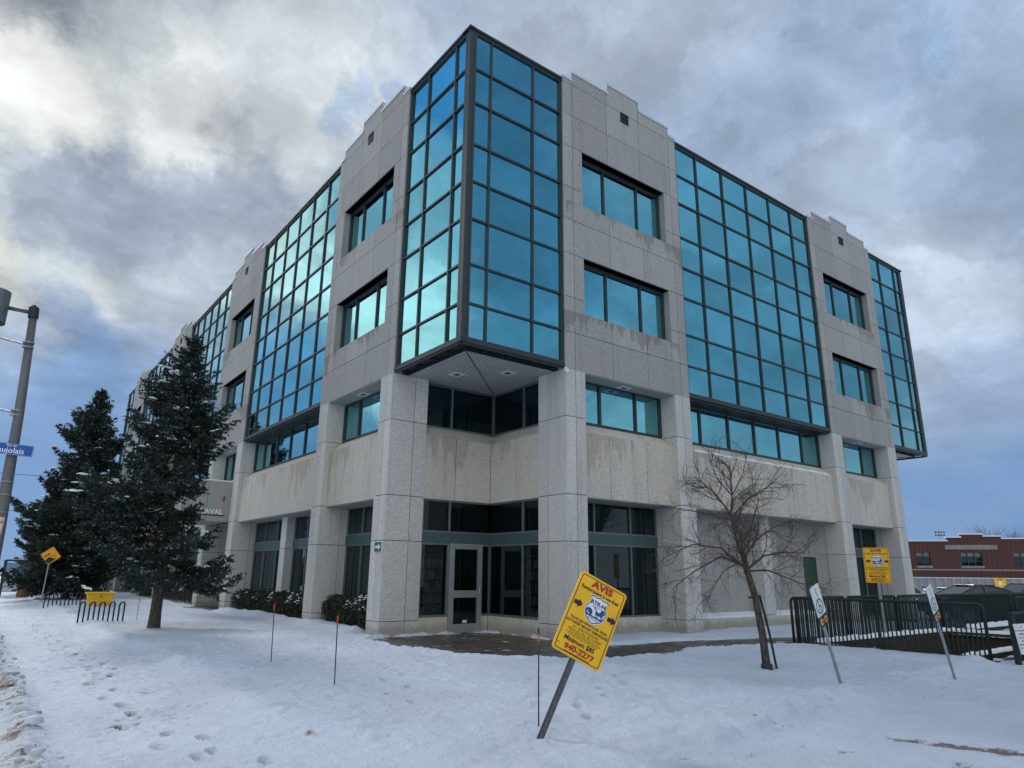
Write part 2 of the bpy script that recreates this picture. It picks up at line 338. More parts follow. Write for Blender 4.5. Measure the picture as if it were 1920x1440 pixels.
# ------------------------------------------------------------ facade geometry
PIER = [3.56, 17.98, 32.40, 46.82]; PW = 5.46
MZ = [7.47, 8.47, 9.58, 10.93, 12.07, 13.24, 14.60, 15.74, 16.96]
ZJ = [8.43, 9.53, 10.93, 12.07, 13.18, 14.63, 15.79, 16.96]
CJ = [.39, 2.52, 3.77, 5.93]           # joints on the columns
G = .009
class Fac:
    def __init__(s, side): s.side = side
    def P(s, u, w, z): return (u, w, z) if s.side == 'R' else (w, u, z)
    def box(s, mb, u0, u1, w0, w1, z0, z1, m=0):
        if s.side == 'R': mb.box(u0, u1, w0, w1, z0, z1, m)
        else: mb.box(w0, w1, u0, u1, z0, z1, m)
    def prism(s, mb, poly, u0, u1, m=0):   # poly in (w, z)
        mb.prism(poly, lambda p, a: s.P(a, p[0], p[1]), u0, u1, m)
def cells(a0, a1, z0, z1, aj, zj, opens=()):
    A = [a0] + sorted(j for j in aj if a0 + .05 < j < a1 - .05) + [a1]; Z = [z0] + sorted(j for j in zj if z0 + .05 < j < z1 - .05) + [z1]
    out = []
    for i in range(len(A) - 1):
        for k in range(len(Z) - 1):
            r = [(A[i] + (G if i else 0), A[i + 1] - (G if i < len(A) - 2 else 0), Z[k] + (G if k else 0), Z[k + 1] - (G if k < len(Z) - 2 else 0))]
            for (p, q, s_, t) in opens:
                nr = []
                for (a, b, c, d) in r:
                    if p >= b or q <= a or s_ >= d or t <= c: nr.append((a, b, c, d)); continue
                    if a < p: nr.append((a, p, c, d))
                    if q < b: nr.append((q, b, c, d))
                    aa, bb = max(a, p), min(b, q)
                    if c < s_: nr.append((aa, bb, c, s_))
                    if t < d: nr.append((aa, bb, t, d))
                r = nr
            out += [x for x in r if x[1] - x[0] > .004 and x[3] - x[2] > .004]
    return out

bld = empty('office_building', (0, 0, 0), 'four storey corner office building with grey granite piers and teal mirrored glass bays', 'building')
TH = .03
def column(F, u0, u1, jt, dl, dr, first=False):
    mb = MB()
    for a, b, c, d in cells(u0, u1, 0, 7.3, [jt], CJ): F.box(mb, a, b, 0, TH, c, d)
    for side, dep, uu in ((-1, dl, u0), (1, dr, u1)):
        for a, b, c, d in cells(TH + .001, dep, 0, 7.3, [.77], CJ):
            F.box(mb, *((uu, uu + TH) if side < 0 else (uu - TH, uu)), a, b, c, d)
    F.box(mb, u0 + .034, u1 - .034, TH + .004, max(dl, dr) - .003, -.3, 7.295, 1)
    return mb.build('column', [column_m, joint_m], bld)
def step_top(t):
    for a, b, h in ((0, .43, 17.13), (.43, 2.06, 17.45), (2.06, 3.56, 17.80), (3.56, 5.12, 17.45), (5.12, PW, 17.13)):
        if a <= t <= b: return h
STEPS = ((0, .43, 17.13), (.43, 2.06, 17.45), (2.06, 3.56, 17.80), (3.56, 5.12, 17.45), (5.12, PW, 17.13))
def window(F, u0, u1, z0, z1, w, mulls, mat, fr=.045, par=None, name='window', parent=None, sill_frame=.05, header=.05):
    mb = MB()
    F.box(mb, u0, u1, w - .05, w + .03, z0, z0 + sill_frame); F.box(mb, u0, u1, w - .05, w + .03, z1 - header, z1)
    for i, m_ in enumerate([u0 + fr / 2] + list(mulls) + [u1 - fr / 2]):
        F.box(mb, m_ - fr / 2, m_ + fr / 2, w - .055, w + .028, z0 + sill_frame, z1 - header)
    wf = mb.build('window', frame_m if mat is mirror_glass else frame_light, parent or bld)
    gm = MB(); ed = [u0 + .01] + list(mulls) + [u1 - .01]
    for i in range(len(ed) - 1):
        t = [random.gauss(0, .0018) for _ in range(4)]
        a, b = ed[i] + .004, ed[i + 1] - .004
        gm.add([F.P(a, w + t[0], z0 + .01), F.P(b, w + t[1], z0 + .01), F.P(b, w + t[1] + t[3], z1 - .01), F.P(a, w + t[0] + t[3], z1 - .01)], [(0, 1, 2, 3) if F.side == 'R' else (3, 2, 1, 0)])
    gm.build('pane', mat, wf, recalc=False)
    return wf
def pier(F, p0, corner_l, corner_r, detail=True):
    J = [p0 + .39, p0 + 1.94, p0 + 3.50, p0 + 5.07]
    ops = [(p0 + .79, p0 + 4.71, 9.10, 10.92), (p0 + .79, p0 + 4.71, 12.70, 14.62)]
    mb = MB()
    for a, b, c, d in cells(p0, p0 + PW, 7.3, 16.96 - G, J, ZJ, ops): F.box(mb, a, b, 0, TH, c, d)
    for a, b, h in STEPS:
        a2, b2 = p0 + a, p0 + b
        for q, r_, c, d in cells(a2 + (G / 2 if a else 0), b2 - (G / 2 if b < PW else 0), 16.96 + G, h, J, [], []): F.box(mb, q, r_, 0, TH, c, d)
        F.box(mb, a2, b2, .034, .30, 16.9, h - .004, 1)
    # side returns of the pier next to the glass, core, reveals of the openings
    for uu, s_ in ((p0, -1), (p0 + PW, 1)):
        F.box(mb, *((uu, uu + TH) if s_ < 0 else (uu - TH, uu)), TH + .001, .30, 7.3, 16.95)
    for c0, c1_ in ((7.304, 9.10), (10.92, 12.70), (14.62, 16.9)):
        F.box(mb, p0 + .034, p0 + PW - .034, .034, .45, c0, c1_, 1)
    for a, b in ((.034, .76), (4.74, PW - .034)): F.box(mb, p0 + a, p0 + b, .034, .445, 9.0, 14.8, 1)
    for (a, b, c, d) in ops:
        F.box(mb, a - .03, a, TH + .001, .36, c, d); F.box(mb, b, b + .03, TH + .001, .36, c, d)
        F.box(mb, a, b, TH + .001, .36, c - .025, c); F.box(mb, a, b, TH + .001, .36, d, d + .025, 1)
    # underside above the recessed second floor windows
    F.box(mb, p0 + .76, p0 + 4.71, TH + .001, .66, 7.27, 7.302, 2)
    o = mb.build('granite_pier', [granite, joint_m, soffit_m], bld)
    # metal flashing on the stepped parapet
    fb = MB()
    for i, (a, b, h) in enumerate(STEPS):
        F.box(fb, p0 + a - .012, p0 + b + .012, -.018, .34, h, h + .045)
        F.box(fb, p0 + a - .012, p0 + b + .012, -.022, -.016, h - .05, h + .044)
    for a, lo, hi in ((0, 16.98, 17.13), (.43, 17.13, 17.45), (2.06, 17.45, 17.80)): F.box(fb, p0 + a - .014, p0 + a + .02, .032, .335, lo, hi)
    for a, lo, hi in ((3.56, 17.45, 17.80), (5.12, 17.13, 17.45), (PW, 16.98, 17.13)): F.box(fb, p0 + a - .02, p0 + a + .014, .032, .335, lo, hi)
    fb.build('parapet_flashing', flash_m, o)
    vb = MB(); uc = p0 + 2.82; zc = 16.77
    F.box(vb, uc - .19, uc + .19, -.02, .0, zc - .18, zc + .18, 1)
    for e in (-.17, .14): F.box(vb, uc + e, uc + e + .03, -.04, -.02, zc - .17, zc + .17)
    for e in (-.18, .15): F.box(vb, uc - .19, uc + .19, -.041, -.02, zc + e, zc + e + .03)
    for k in range(4): F.box(vb, uc - .14, uc + .14, -.035, -.02, zc - .12 + k * .07, zc - .095 + k * .07)
    vb.build('vent_grille', [frame_dark, black_in], o)
    for (a, b, c, d) in ops:
        window(F, a, b, c, d, .30, [p0 + 1.98, p0 + 3.56], mirror_glass, .06, header=.1)
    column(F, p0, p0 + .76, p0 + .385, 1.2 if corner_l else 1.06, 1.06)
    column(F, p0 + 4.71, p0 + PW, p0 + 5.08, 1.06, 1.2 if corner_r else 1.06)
    window(F, p0 + .76, p0 + 4.71, 5.95, 7.27, .65, [p0 + 1.94, p0 + 3.51], mirror_glass, .07, sill_frame=.07)
    spandrel(F, p0 + .76, p0 + 4.71, [p0 + 1.90, p0 + 3.47])
    lb = MB(); uc = p0 + 2.75
    F.box(lb, uc - .22, uc + .22, .22, .52, 7.25, 7.27); F.box(lb, uc - .1, uc + .1, .3, .44, 7.243, 7.25, 1)
    lb.build('soffit_light', [lamp_m, frame_m], bld)
def spandrel(F, u0, u1, js, snow=False):
    mb = MB()
    e = [u0 + .002] + js + [u1 - .002]
    for i in range(len(e) - 1):
        a = e[i] + (G if i else 0); b = e[i + 1] - (G if i < len(e) - 2 else 0)
        F.prism(mb, [(.2, 3.75), (.2, 5.60), (.62, 5.94), (.62, 5.90), (.24, 3.75)], a, b)
    F.prism(mb, [(.245, 3.76), (.225, 5.58), (.645, 5.915), (.645, 3.76)], u0 + .004, u1 - .004, 1)
    F.box(mb, u0 + .004, u1 - .004, .242, 1.08, 3.72, 3.758, 2)
    o = mb.build('spandrel_panel', [beige, joint_m, soffit_m], bld)
    if snow:
        sb = MB(); n = int((u1 - u0) / .12); pr = None
        rows = []
        for i in range(n + 1):
            u = u0 + .35 + (u1 - u0 - .5) * i / n; wv_ = .10 + .05 * math.sin(i * .7) + random.uniform(-.02, .02)
            if i in (0, n): wv_ = .02
            rows.append([F.P(u, .205, 5.606), F.P(u, .215, 5.640), F.P(u, .205 + wv_ * .6, 5.63 + wv_ * .5), F.P(u, .205 + wv_, 5.604 + wv_ * .81)])
        V = [p for r in rows for p in r]; Fs = [(i * 4 + j, i * 4 + j + 1, (i + 1) * 4 + j + 1, (i + 1) * 4 + j) for i in range(n) for j in range(3)]
        sb.add(V, Fs); sb.build('snow_strip', snowcap_m, o, smooth=True)
    return o
def curtain(F, u0, u1, mulls, corner_l=False, corner_r=False, w=.12):
    mb = MB(); zb, zt = 7.36, 17.0
    HW = .026
    for zz in MZ[1:8]: F.box(mb, u0 + .03, u1 - .03, w - .055, w + .01, zz - HW, zz + HW)
    for m_ in mulls: F.box(mb, m_ - HW, m_ + HW, w - .060, w + .012, zb + .14, zt - .06)
    F.box(mb, u0, u0 + .085, w - .07, w + .013, zb + .1, zt - .05); F.box(mb, u1 - .085, u1, w - .07, w + .013, zb + .1, zt - .05)
    F.box(mb, u0 + .001, u1 - .001, w - .09, w + .014, zb, zb + .09); F.box(mb, u0 + .002, u1 - .002, w - .065, w + .0135, zb + .085, zb + .16)
    F.box(mb, u0 + .002, u1 - .002, w - .065, w + .0135, zt - .10, zt)
    F.box(mb, u0 - (0 if corner_l else -.001), u1, w - .11, w + .3, zt, zt + .07)
    gm = MB(); ed = [u0 + .05] + list(mulls) + [u1 - .05]; zz = [zb + .1] + MZ[1:8] + [zt - .05]
    for i in range(len(ed) - 1):
        for k in range(len(zz) - 1):
            t = [random.gauss(0, .0032) for _ in range(3)]; ww = w - .004
            a, b, c, d = ed[i] + .003, ed[i + 1] - .003, zz[k] + .003, zz[k + 1] - .003
            gm.add([F.P(a, ww + t[0], c), F.P(b, ww + t[1], c), F.P(b, ww + t[1] + t[2], d), F.P(a, ww + t[0] + t[2], d)], [(0, 1, 2, 3) if F.side == 'R' else (3, 2, 1, 0)])
    g = gm.build('curtain_glass', mirror_glass, bld, recalc=False)
    mb.build('mullion_frame', frame_m, g)
    bk = MB(); F.box(bk, u0 + .02, u1 - .02, w + .02, w + .06, zb + .05, zt - .02)
    bk.build('backing_panel', black_in, g)
    if not (corner_l or corner_r):
        sb = MB(); F.box(sb, u0 + .002, u1 - .002, w - .02, .655, 7.30, 7.355)
        for k in range(5): F.box(sb, u0 + .01, u1 - .01, .17 + k * .1, .20 + k * .1, 7.285, 7.299)
        sb.build('glass_bay_soffit', frame_dark, g)
def glass_bay_lower(F, p0, snow):
    u0, u1 = p0 + PW + .0, p0 + 14.42
    js = [u0 + 1.28, u0 + 2.88, u0 + 4.47, u0 + 6.05, u0 + 7.67]
    curtain(F, u0, u1, js)
    window(F, u0, u1, 5.95, 7.29, .65, js, mirror_glass, .07, sill_frame=.07)
    spandrel(F, u0, u1, js, snow)
def ground_window(F, u0, u1, zb, mulls, split=True):
    mb = MB()
    for a, b, c, d in cells(u0, u1, -.02, zb, [(u0 + u1) / 2], [], []): F.box(mb, a, b, .92, .96, c, d)
    F.box(mb, u0, u1, .965, 1.12, -.02, zb - .004, 1); F.box(mb, u0, u1, .93, 1.0, zb, zb + .02)
    mb.build('plinth', [beige, joint_m], bld)
    lo = window(F, u0, u1, zb + .02, 2.54, 1.06, mulls, clear_glass, .05)
    bb = MB(); F.box(bb, u0, u1, .985, 1.09, 2.54, 2.83); bb.build('transom_panel', band_m, lo)
    window(F, u0, u1, 2.83, 3.75, 1.06, mulls, clear_glass, .05)
    bl = MB(); r = random.Random(int(u0 * 10)); uu = u0 + .08
    while uu < u1 - .08:
        if r.random() < .93: F.prism(bl, [(1.115, zb + .1), (1.118, zb + .1), (1.118, 3.66), (1.115, 3.66)], uu, uu + .078)
        uu += .10 if r.random() < .95 else .35
    bl.build('blinds', blind_m, lo)

FR, FL = Fac('R'), Fac('L')
# right facade
pier(FR, PIER[0], True, False); pier(FR, PIER[1], False, True)
glass_bay_lower(FR, PIER[0], True)
# left facade
for k in range(4): pier(FL, PIER[k], k == 0, k == 3)
for k in range(3): glass_bay_lower(FL, PIER[k], k == 1)
# corner bays
cm = [.84, 2.42]
for F, ln in ((FR, 27.0), (FL, 55.84)):
    curtain(F, .20, 3.56, cm, corner_l=True); curtain(F, ln - 3.56, ln - .2, [ln - 2.42, ln - .84], corner_r=True)
for (x, y) in ((.05, .05), (27.0 - .21, .05), (.05, 55.84 - .21)):
    pb = MB(); pb.box(x, x + .16, y, y + .16, 7.37, 16.99); pb.build('corner_post', frame_m, bld)
for b in ((.0, .199, .0, .42, 17.0, 17.07), (26.8, 27.0, 0, .42, 17.0, 17.07), (0, .42, 55.64, 55.84, 17.0, 17.07), (.03, .199, .03, .199, 7.36, 7.46)):
    tb = MB(); tb.box(*b); tb.build('corner_coping', frame_dark, bld)
# far side of the right end bay
eb = MB(); eb.box(26.84, 26.90, .22, 3.5, 7.4, 16.98); eb.box(26.7, 26.8, 3.5, 52, 7.31, 16.9); eb.build('end_wall', [mirror_glass], bld)

def corner_soffit(fx, fy, x0, y0):
    """coffered ribbed ceiling under an overhanging glass corner; fx, fy = +-1 give the way in from the corner"""
    T = lambda a, b: (x0 + fx * a, y0 + fy * b)
    def bx(mb, a0, a1, b0, b1, z0, z1, m=0):
        p, q = T(a0, b0), T(a1, b1); mb.box(p[0], q[0], p[1], q[1], z0, z1, m)
    mb = MB()
    bx(mb, .11, .5, .11, 3.56, 7.40, 7.44); bx(mb, .5, 3.56, .11, .5, 7.40, 7.44)
    bx(mb, .06, .10, .1, 3.56, 7.30, 7.38); bx(mb, .10, 3.56, .06, .10, 7.30, 7.38)
    bx(mb, .47, .51, .47, 4.0, 7.305, 7.41); bx(mb, .51, 4.0, .47, .51, 7.305, 7.41)
    for k in range(4): c = 1.0 + k * .8; bx(mb, .1, .47, c, c + .04, 7.33, 7.40); bx(mb, c, c + .04, .1, .47, 7.33, 7.40)
    o = mb.build('soffit_edge', frame_dark, bld)
    rb = MB(); N = 30; step = (3.88 - .52) / N
    for k in range(N):
        c = .52 + k * step; w_ = step * .60
        # ribs run inwards at right angles to each facade and meet on the diagonal
        q = [T(.52, c), T(c, c), T(c + w_, c + w_), T(.52, c + w_)]
        rb.add([(*p, 7.310) for p in q] + [(*p, 7.314) for p in q], [(0, 1, 2, 3), (7, 6, 5, 4), (0, 4, 5, 1), (1, 5, 6, 2), (2, 6, 7, 3), (3, 7, 4, 0)])
        q = [T(c, .52), T(c, c - .0), T(c + w_, c + w_), T(c + w_, .52)]
        rb.add([(*p, 7.310) for p in q] + [(*p, 7.314) for p in q], [(0, 1, 2, 3), (7, 6, 5, 4), (0, 4, 5, 1), (1, 5, 6, 2), (2, 6, 7, 3), (3, 7, 4, 0)])
    bx(rb, .515, 4.0, .515, 4.0, 7.3155, 7.35, 1)
    rb.build('ribbed_ceiling', [rib_m, black_in], bld)
    db = MB(); p, q = Vector((*T(.12, .12), 7.306)), Vector((*T(3.75, 3.75), 7.306)); db.tube([p, q], .014, 4); db.build('ceiling_seam', frame_dark, bld)
    for c in ((1.54, 2.53), (2.61, 1.46)):
        lb = MB(); bx(lb, c[0] - .2, c[0] + .2, c[1] - .2, c[1] + .2, 7.296, 7.309); bx(lb, c[0] - .08, c[0] + .08, c[1] - .08, c[1] + .08, 7.288, 7.2965, 1)
        lb.build('soffit_light', [lamp_m, frame_m], bld)
corner_soffit(1, 1, 0, 0); corner_soffit(-1, 1, 27.0, 0); corner_soffit(1, -1, 0, 55.84)

# reentrant corner under the overhang
def notch(F, e):     # wall on the plane w = 3.56 (+), running from u = 1.2 to 3.56
    A = 1.2
    mb = MB()
    ed = [A, 2.27, 3.57]
    for i in range(2):
        F.prism(mb, [(3.57, 3.75), (3.57, 5.60), (3.86, 5.94), (3.86, 5.9), (3.60, 3.75)], ed[i] + (G if i else 0), ed[i + 1] - G + (.27 * 0))
    # mitre the sloping sill into the corner
    F.prism(mb, [(3.60, 3.76), (3.60, 5.57), (3.88, 5.90), (3.88, 3.76)], A, 3.88, 1)
    F.prism(mb, [(3.575, 5.59), (3.865, 5.925), (3.865, 5.90), (3.6, 5.58)], 3.57, 3.86, 0)
    mb.build('spandrel_panel', [beige, joint_m], bld)
    window(F, A, 3.86, 5.93, 7.29, 3.87, [2.24], dark_glass, .06)
    g0 = MB()
    for grp, bk_ in (([[(A, 2.17)], (A, 2.17)], [[(3.30, 3.58)], (3.30, 3.62)]) if e == 0 else ([[(A, 2.3), (2.3, 3.58)], (A, 3.62)],)):
        g0 = MB()
        for a, b in grp: F.box(g0, a, b - G, 3.58, 3.62, -.02, .46)
        F.box(g0, bk_[0], bk_[1] - .002, 3.622, 3.72, -.02, .45, 1); g0.build('plinth', [beige, joint_m], bld)
    if e == 0:
        w1 = window(F, A, 2.16, .47, 2.50, 3.66, [], clear_glass, .05); window(F, 3.31, 3.66, .47, 2.50, 3.66, [], clear_glass, .05)
    else:
        w1 = window(F, A, 3.66, .47, 2.50, 3.66, [1.99], clear_glass, .05)
    bb = MB(); F.box(bb, A, 3.60, 3.60, 3.70, 2.50, 2.80); bb.build('transom_panel', band_m, w1)
    window(F, A, 3.66, 2.80, 3.75, 3.66, [2.15 if e == 0 else 1.99], clear_glass, .055)
    cb = MB(); F.box(cb, A, 3.7, 3.58, 3.74, 3.75, 3.80); cb.build('window_head', frame_dark, bld)
    bs = MB(); r = random.Random(3 + e)
    for k in range(6): F.box(bs, A + .05, 2.12, 3.80, 4.03, .50 + k * .33, .52 + k * .33)
    so_ = bs.build('bookshelf', blind_m, w1); bb = [MB() for _ in range(3)]
    for k in range(5):
        uu = A + .07
        while uu < 2.08:
            t_ = r.uniform(.02, .05); F.box(bb[r.randrange(3)], uu, uu + t_ - .004, 3.82, 3.98, .521 + k * .33, .521 + k * .33 + r.uniform(.17, .27)); uu += t_ if r.random() < .85 else .12
    for q_, c_ in zip(bb, ((.30, .28, .24), (.10, .14, .20), (.22, .09, .07))): q_.build('books', worn(c_, .7, 0, .2), so_)
notch(FR, 0); notch(FL, 1)
# the glazed entrance door
door = MB(); Y = 3.60
door.box(2.17, 2.24, Y - .06, Y + .05, .0, 2.50); door.box(3.25, 3.31, Y - .06, Y + .05, .0, 2.50); door.box(2.24, 3.25, Y - .06, Y + .05, 2.44, 2.50)
dr = door.build('entrance_door', alu, bld)
lf = MB(); lf.box(2.245, 2.335, Y - .045, Y + .01, .03, 2.435); lf.box(3.155, 3.245, Y - .045, Y + .01, .03, 2.435)
for c, d in ((.03, .26), (.98, 1.18), (2.35, 2.435)): lf.box(2.335, 3.155, Y - .044, Y + .009, c, d)
leaf = lf.build('door_leaf', alu, dr)
dg = MB(); dg.add([(2.33, Y - .01, .2), (3.16, Y - .01, .2), (3.16, Y - .01, 2.38), (2.33, Y - .01, 2.38)], [(0, 1, 2, 3)]); dg.build('door_pane', clear_glass, leaf, recalc=False)
hb = MB(); hb.tube([(3.19, Y - .05, 1.08), (3.19, Y - .12, 1.08), (3.19, Y - .12, 1.30), (3.19, Y - .05, 1.30)], .014, 6); hb.build('door_handle', alu, leaf)
nb = MB(); nb.box(2.68, 2.83, Y - .016, Y - .011, .28, .36); nb.build('notice', white_m, leaf)
# ground floor of the right facade
ground_window(FR, PIER[0] + .76, PIER[0] + 4.71, .44, [5.54, 7.08])
ground_window(FR, PIER[1] + .76, PIER[1] + 4.71, .10, [19.9, 21.4])
gb = MB(); u0, u1 = PIER[0] + PW, PIER[1]
for a, b, c, d in cells(u0, u1, -.02, 3.75, [10.3, 11.85, 13.47, 15.0, 16.65], [], [(16.67, 17.62, -.02, 2.42)]): FR.box(gb, a, b, 1.03, 1.06, c, d)
FR.box(gb, u0, 16.7, 1.065, 1.2, -.02, 3.74, 1); FR.box(gb, 17.6, u1, 1.065, 1.2, -.02, 3.74, 1); FR.box(gb, 16.6, 17.7, 1.07, 1.2, 2.4, 3.74, 1)
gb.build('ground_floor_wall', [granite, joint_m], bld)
dd = MB(); FR.box(dd, 16.68, 17.61, 1.07, 1.12, .02, 2.41); FR.box(dd, 16.74, 17.55, 1.055, 1.07, .1, 2.34)
sd = dd.build('service_door', green_door, bld)
hh = MB(); hh.tube([(16.82, 1.05, 1.05), (16.82, .98, 1.05), (16.94, .98, 1.05)], .014, 6); hh.build('door_handle', alu, sd)
lg = MB()
for a, b, c, d in cells(u0, 16.6, -.02, .36, [11.85, 13.47, 15.0], []): FR.box(lg, a, b, .55, .58, c, d)
FR.prism(lg, [(.585, -.02), (.585, .35), (1.025, .44), (1.025, -.02)], u0, 16.58, 0)
lo_ = lg.build('ledge', [beige, joint_m], bld)
ls = MB()
for a, b in ((9.1, 13.1), (13.8, 16.5)): FR.prism(ls, [(.56, .36), (.57, .41), (.8, .45), (1.02, .50), (1.02, .44), (.6, .355)], a, b)
ls.build('snow_strip', snowcap_m, lo_)
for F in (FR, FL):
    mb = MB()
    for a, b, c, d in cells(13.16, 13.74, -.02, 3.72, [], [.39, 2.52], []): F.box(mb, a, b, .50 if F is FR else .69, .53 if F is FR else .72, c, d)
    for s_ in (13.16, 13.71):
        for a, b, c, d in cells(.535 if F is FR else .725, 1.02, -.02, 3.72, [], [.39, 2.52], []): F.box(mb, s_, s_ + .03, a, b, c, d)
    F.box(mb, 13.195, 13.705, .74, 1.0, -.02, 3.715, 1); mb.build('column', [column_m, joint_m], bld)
# ground floor of the left facade
ground_window(FL, PIER[0] + .76, PIER[0] + 4.71, .68, [5.54, 7.08])
ground_window(FL, 9.02, 13.16, .68, [10.4, 11.8]); ground_window(FL, 13.74, 17.98, .68, [15.1, 16.6])
ground_window(FL, 23.44, 32.4, .68, [25.2, 27, 28.8, 30.6]); ground_window(FL, 33.16, 37.1, .68, [34.5, 35.8]); ground_window(FL, 37.86, 46.82, .68, [39.6, 41.4, 43.2, 45]); ground_window(FL, 47.6, 51.5, .68, [49, 50.3])
# entrance recess under the library name: side walls, back glazing, plaque
er = MB()
for a, b, c, d in cells(1.06, 4.2, 0, 3.75, [2.2], CJ): er.box(a, b, 22.66, 22.69, c, d); er.box(a, b, 18.74, 18.77, c, d)
er.box(1.06, 4.2, 22.70, 22.85, 0, 3.74, 1); er.box(1.06, 4.2, 18.60, 18.73, 0, 3.74, 1); er.box(.2, 4.2, 18.74, 22.69, 3.74, 3.8, 2)
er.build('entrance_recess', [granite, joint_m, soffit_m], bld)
window(FL, 18.78, 22.65, .05, 2.6, 4.1, [20.0, 20.7, 21.4], dark_glass, .06)
pq = MB(); pq.box(.30, 1.0, 22.655, 22.688, 1.2, 2.1); pqo = pq.build('notice_case', frame_light, bld)
pq = MB(); pq.box(.345, .955, 22.645, 22.654, 1.25, 2.05); pq.build('display_pane', dark_glass, pqo)
# dark cores that close the storeys
cb = MB(); cb.box(.5, 26.6, .5, 55.3, 7.45, 16.90); cb.box(4.0, 23.0, 1.25, 54.5, -.2, 7.30)
cb.box(1.25, 25.8, 4.05, 18.55, -.2, 7.29); cb.box(1.25, 25.8, 22.9, 51.9, -.2, 7.29); cb.box(4.3, 25.8, 18.5, 22.95, -.2, 7.28)
cb.box(.72, 3.9, 4.10, 18.4, 3.9, 7.285); cb.box(4.1, 22.9, .72, 1.3, 3.9, 7.285); cb.box(.72, 1.3, 18.5, 51.5, 3.9, 7.28)
cb.build('building_core', black_in, bld)
rf = MB(); rf.box(.3, 26.7, .3, 55.5, 16.905, 16.98); rf.build('roof', snowcap_m, bld)
# small security lamp at the soffit corner
sl = MB(); sl.tube([(3.50, .03, 7.22), (3.50, -.10, 7.22)], .02, 6); sl.tube([(3.46, -.10, 7.27), (3.54, -.10, 7.17)], [.05, .07], 8); sl.build('security_lamp', white_m, bld)

# arrow sign and lettering on the facade
asg = empty('arrow_sign', (-.012, 3.83, 2.34), 'small green square sign with a white arrow pointing right, on the corner column', 'sign')
m = MB(); m.box(-.008, .008, -.215, .215, -.145, .145); m.build('sign_plate', white_m, asg)
m = MB(); m.box(-.012, -.0085, -.20, .20, -.13, .13); m.build('sign_face', green_sign, asg)
m = MB(); ar = [(.15, -.03), (-.02, -.03), (-.02, -.085), (-.16, 0), (-.02, .085), (-.02, .03), (.15, .03)]
m.prism(ar, lambda p, a: (a, p[0], p[1]), -.0165, -.0125); m.build('arrow', txt_white, asg)
cn = MB()
for a, b, c, d in cells(-1.95, .17, 3.80, 5.60, [-.9], [], []): cn.box(a, b, 19.20, 19.24, c, d)
for a, b, c, d in cells(19.245, 22.3, 3.80, 5.60, [20.2, 21.3], [], []): cn.box(-1.95, -1.91, a, b, c, d)
cn.box(-1.90, .16, 19.25, 22.28, 3.84, 5.58, 1); cn.box(-1.90, .16, 19.245, 22.28, 3.79, 3.835, 2)
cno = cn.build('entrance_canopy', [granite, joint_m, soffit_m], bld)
cs = MB(); cs.box(-1.9, .15, 19.22, 22.26, 5.585, 5.66); cs.build('snow_cap', snowcap_m, cno, bevel=.03)
ls_ = empty('building_lettering', (-.66, 19.185, 4.21), 'white raised letters and a red emblem on the beige canopy over the left entrance', 'sign')
text_obj('lettering', 'LAVAL', .30, txt_white, ls_, (0, 0, 0), sx=1.12, bold=.010, thick=.012, rot=(R_(90), 0, 0))
lb2 = MB(); lb2.box(-.56, .56, -.01, .012, -.16, -.125); lb2.build('letter_rail', txt_black, ls_)
lb3 = MB(); lb3.prism([(.40, .50), (.48, .52), (.52, .72), (.43, .70)], lambda p, a: (p[0], a, p[1]), -.02, .01); lb3.build('red_emblem', txt_red, ls_)

# ------------------------------------------------------------ ground
def vnoise(x, y, seed=0):
    xi = np.floor(x).astype(np.int64); yi = np.floor(y).astype(np.int64); fx = x - xi; fy = y - yi
    fx = fx * fx * (3 - 2 * fx); fy = fy * fy * (3 - 2 * fy)
    def h(a, b):
        n = (a * 374761393 + b * 668265263 + seed * 1442695041) & 0x7fffffff
        n = ((n ^ (n >> 13)) * 1274126177) & 0x7fffffff
        return ((n ^ (n >> 16)) & 0xffff) / 65535.0
    return (h(xi, yi) * (1 - fx) + h(xi + 1, yi) * fx) * (1 - fy) + (h(xi, yi + 1) * (1 - fx) + h(xi + 1, yi + 1) * fx) * fy
def fbm(x, y, o=4, seed=0):
    s = 0; a = .5; t = 0
    for i in range(o): s = s + a * vnoise(x * 2 ** i + i * 17.3, y * 2 ** i - i * 9.1, seed + i); t += a; a *= .5
    return s / t
def seg_d(x, y, pts):
    d = np.full(x.shape, 1e9)
    for (x0, y0), (x1, y1) in zip(pts[:-1], pts[1:]):
        dx, dy = x1 - x0, y1 - y0; t = np.clip(((x - x0) * dx + (y - y0) * dy) / (dx * dx + dy * dy), 0, 1)
        d = np.minimum(d, np.hypot(x - x0 - t * dx, y - y0 - t * dy))
    return d
def inside(x, y, poly):
    c = np.zeros(x.shape, bool); n = len(poly)
    for i in range(n):
        x0, y0 = poly[i]; x1, y1 = poly[(i + 1) % n]
        if y0 == y1: continue
        k = ((y0 > y) != (y1 > y)) & (x < (x1 - x0) * (y - y0) / (y1 - y0) + x0); c ^= k
    return c
def sdist(x, y, poly):
    d = seg_d(x, y, poly + [poly[0]]); return np.where(inside(x, y, poly), -d, d)
PATH = [(3.5, 3.5), (.4, 3.5), (-.5, 3.0), (-.85, 1.2), (-.6, -.6), (.3, -1.8), (1.3, -3.3), (3.3, -3.55), (5.2, -2.95), (7.0, -3.5), (8.6, -4.3), (13, -4.2), (13, -3.0), (9.2, -1.9), (6.2, -1.35), (4.4, -1.25), (3.2, -.9), (3.2, .0), (3.6, .1)]
PATH2 = [(-.1, 22.6), (4, 22.6), (4, 18.8), (.2, 18.8), (-.5, 18.2), (-1.0, 19.4), (-.9, 21.8)]
PIT = (8.35, 15.6, -7.75, -4.15)
FOOT = []
_r = random.Random(5)
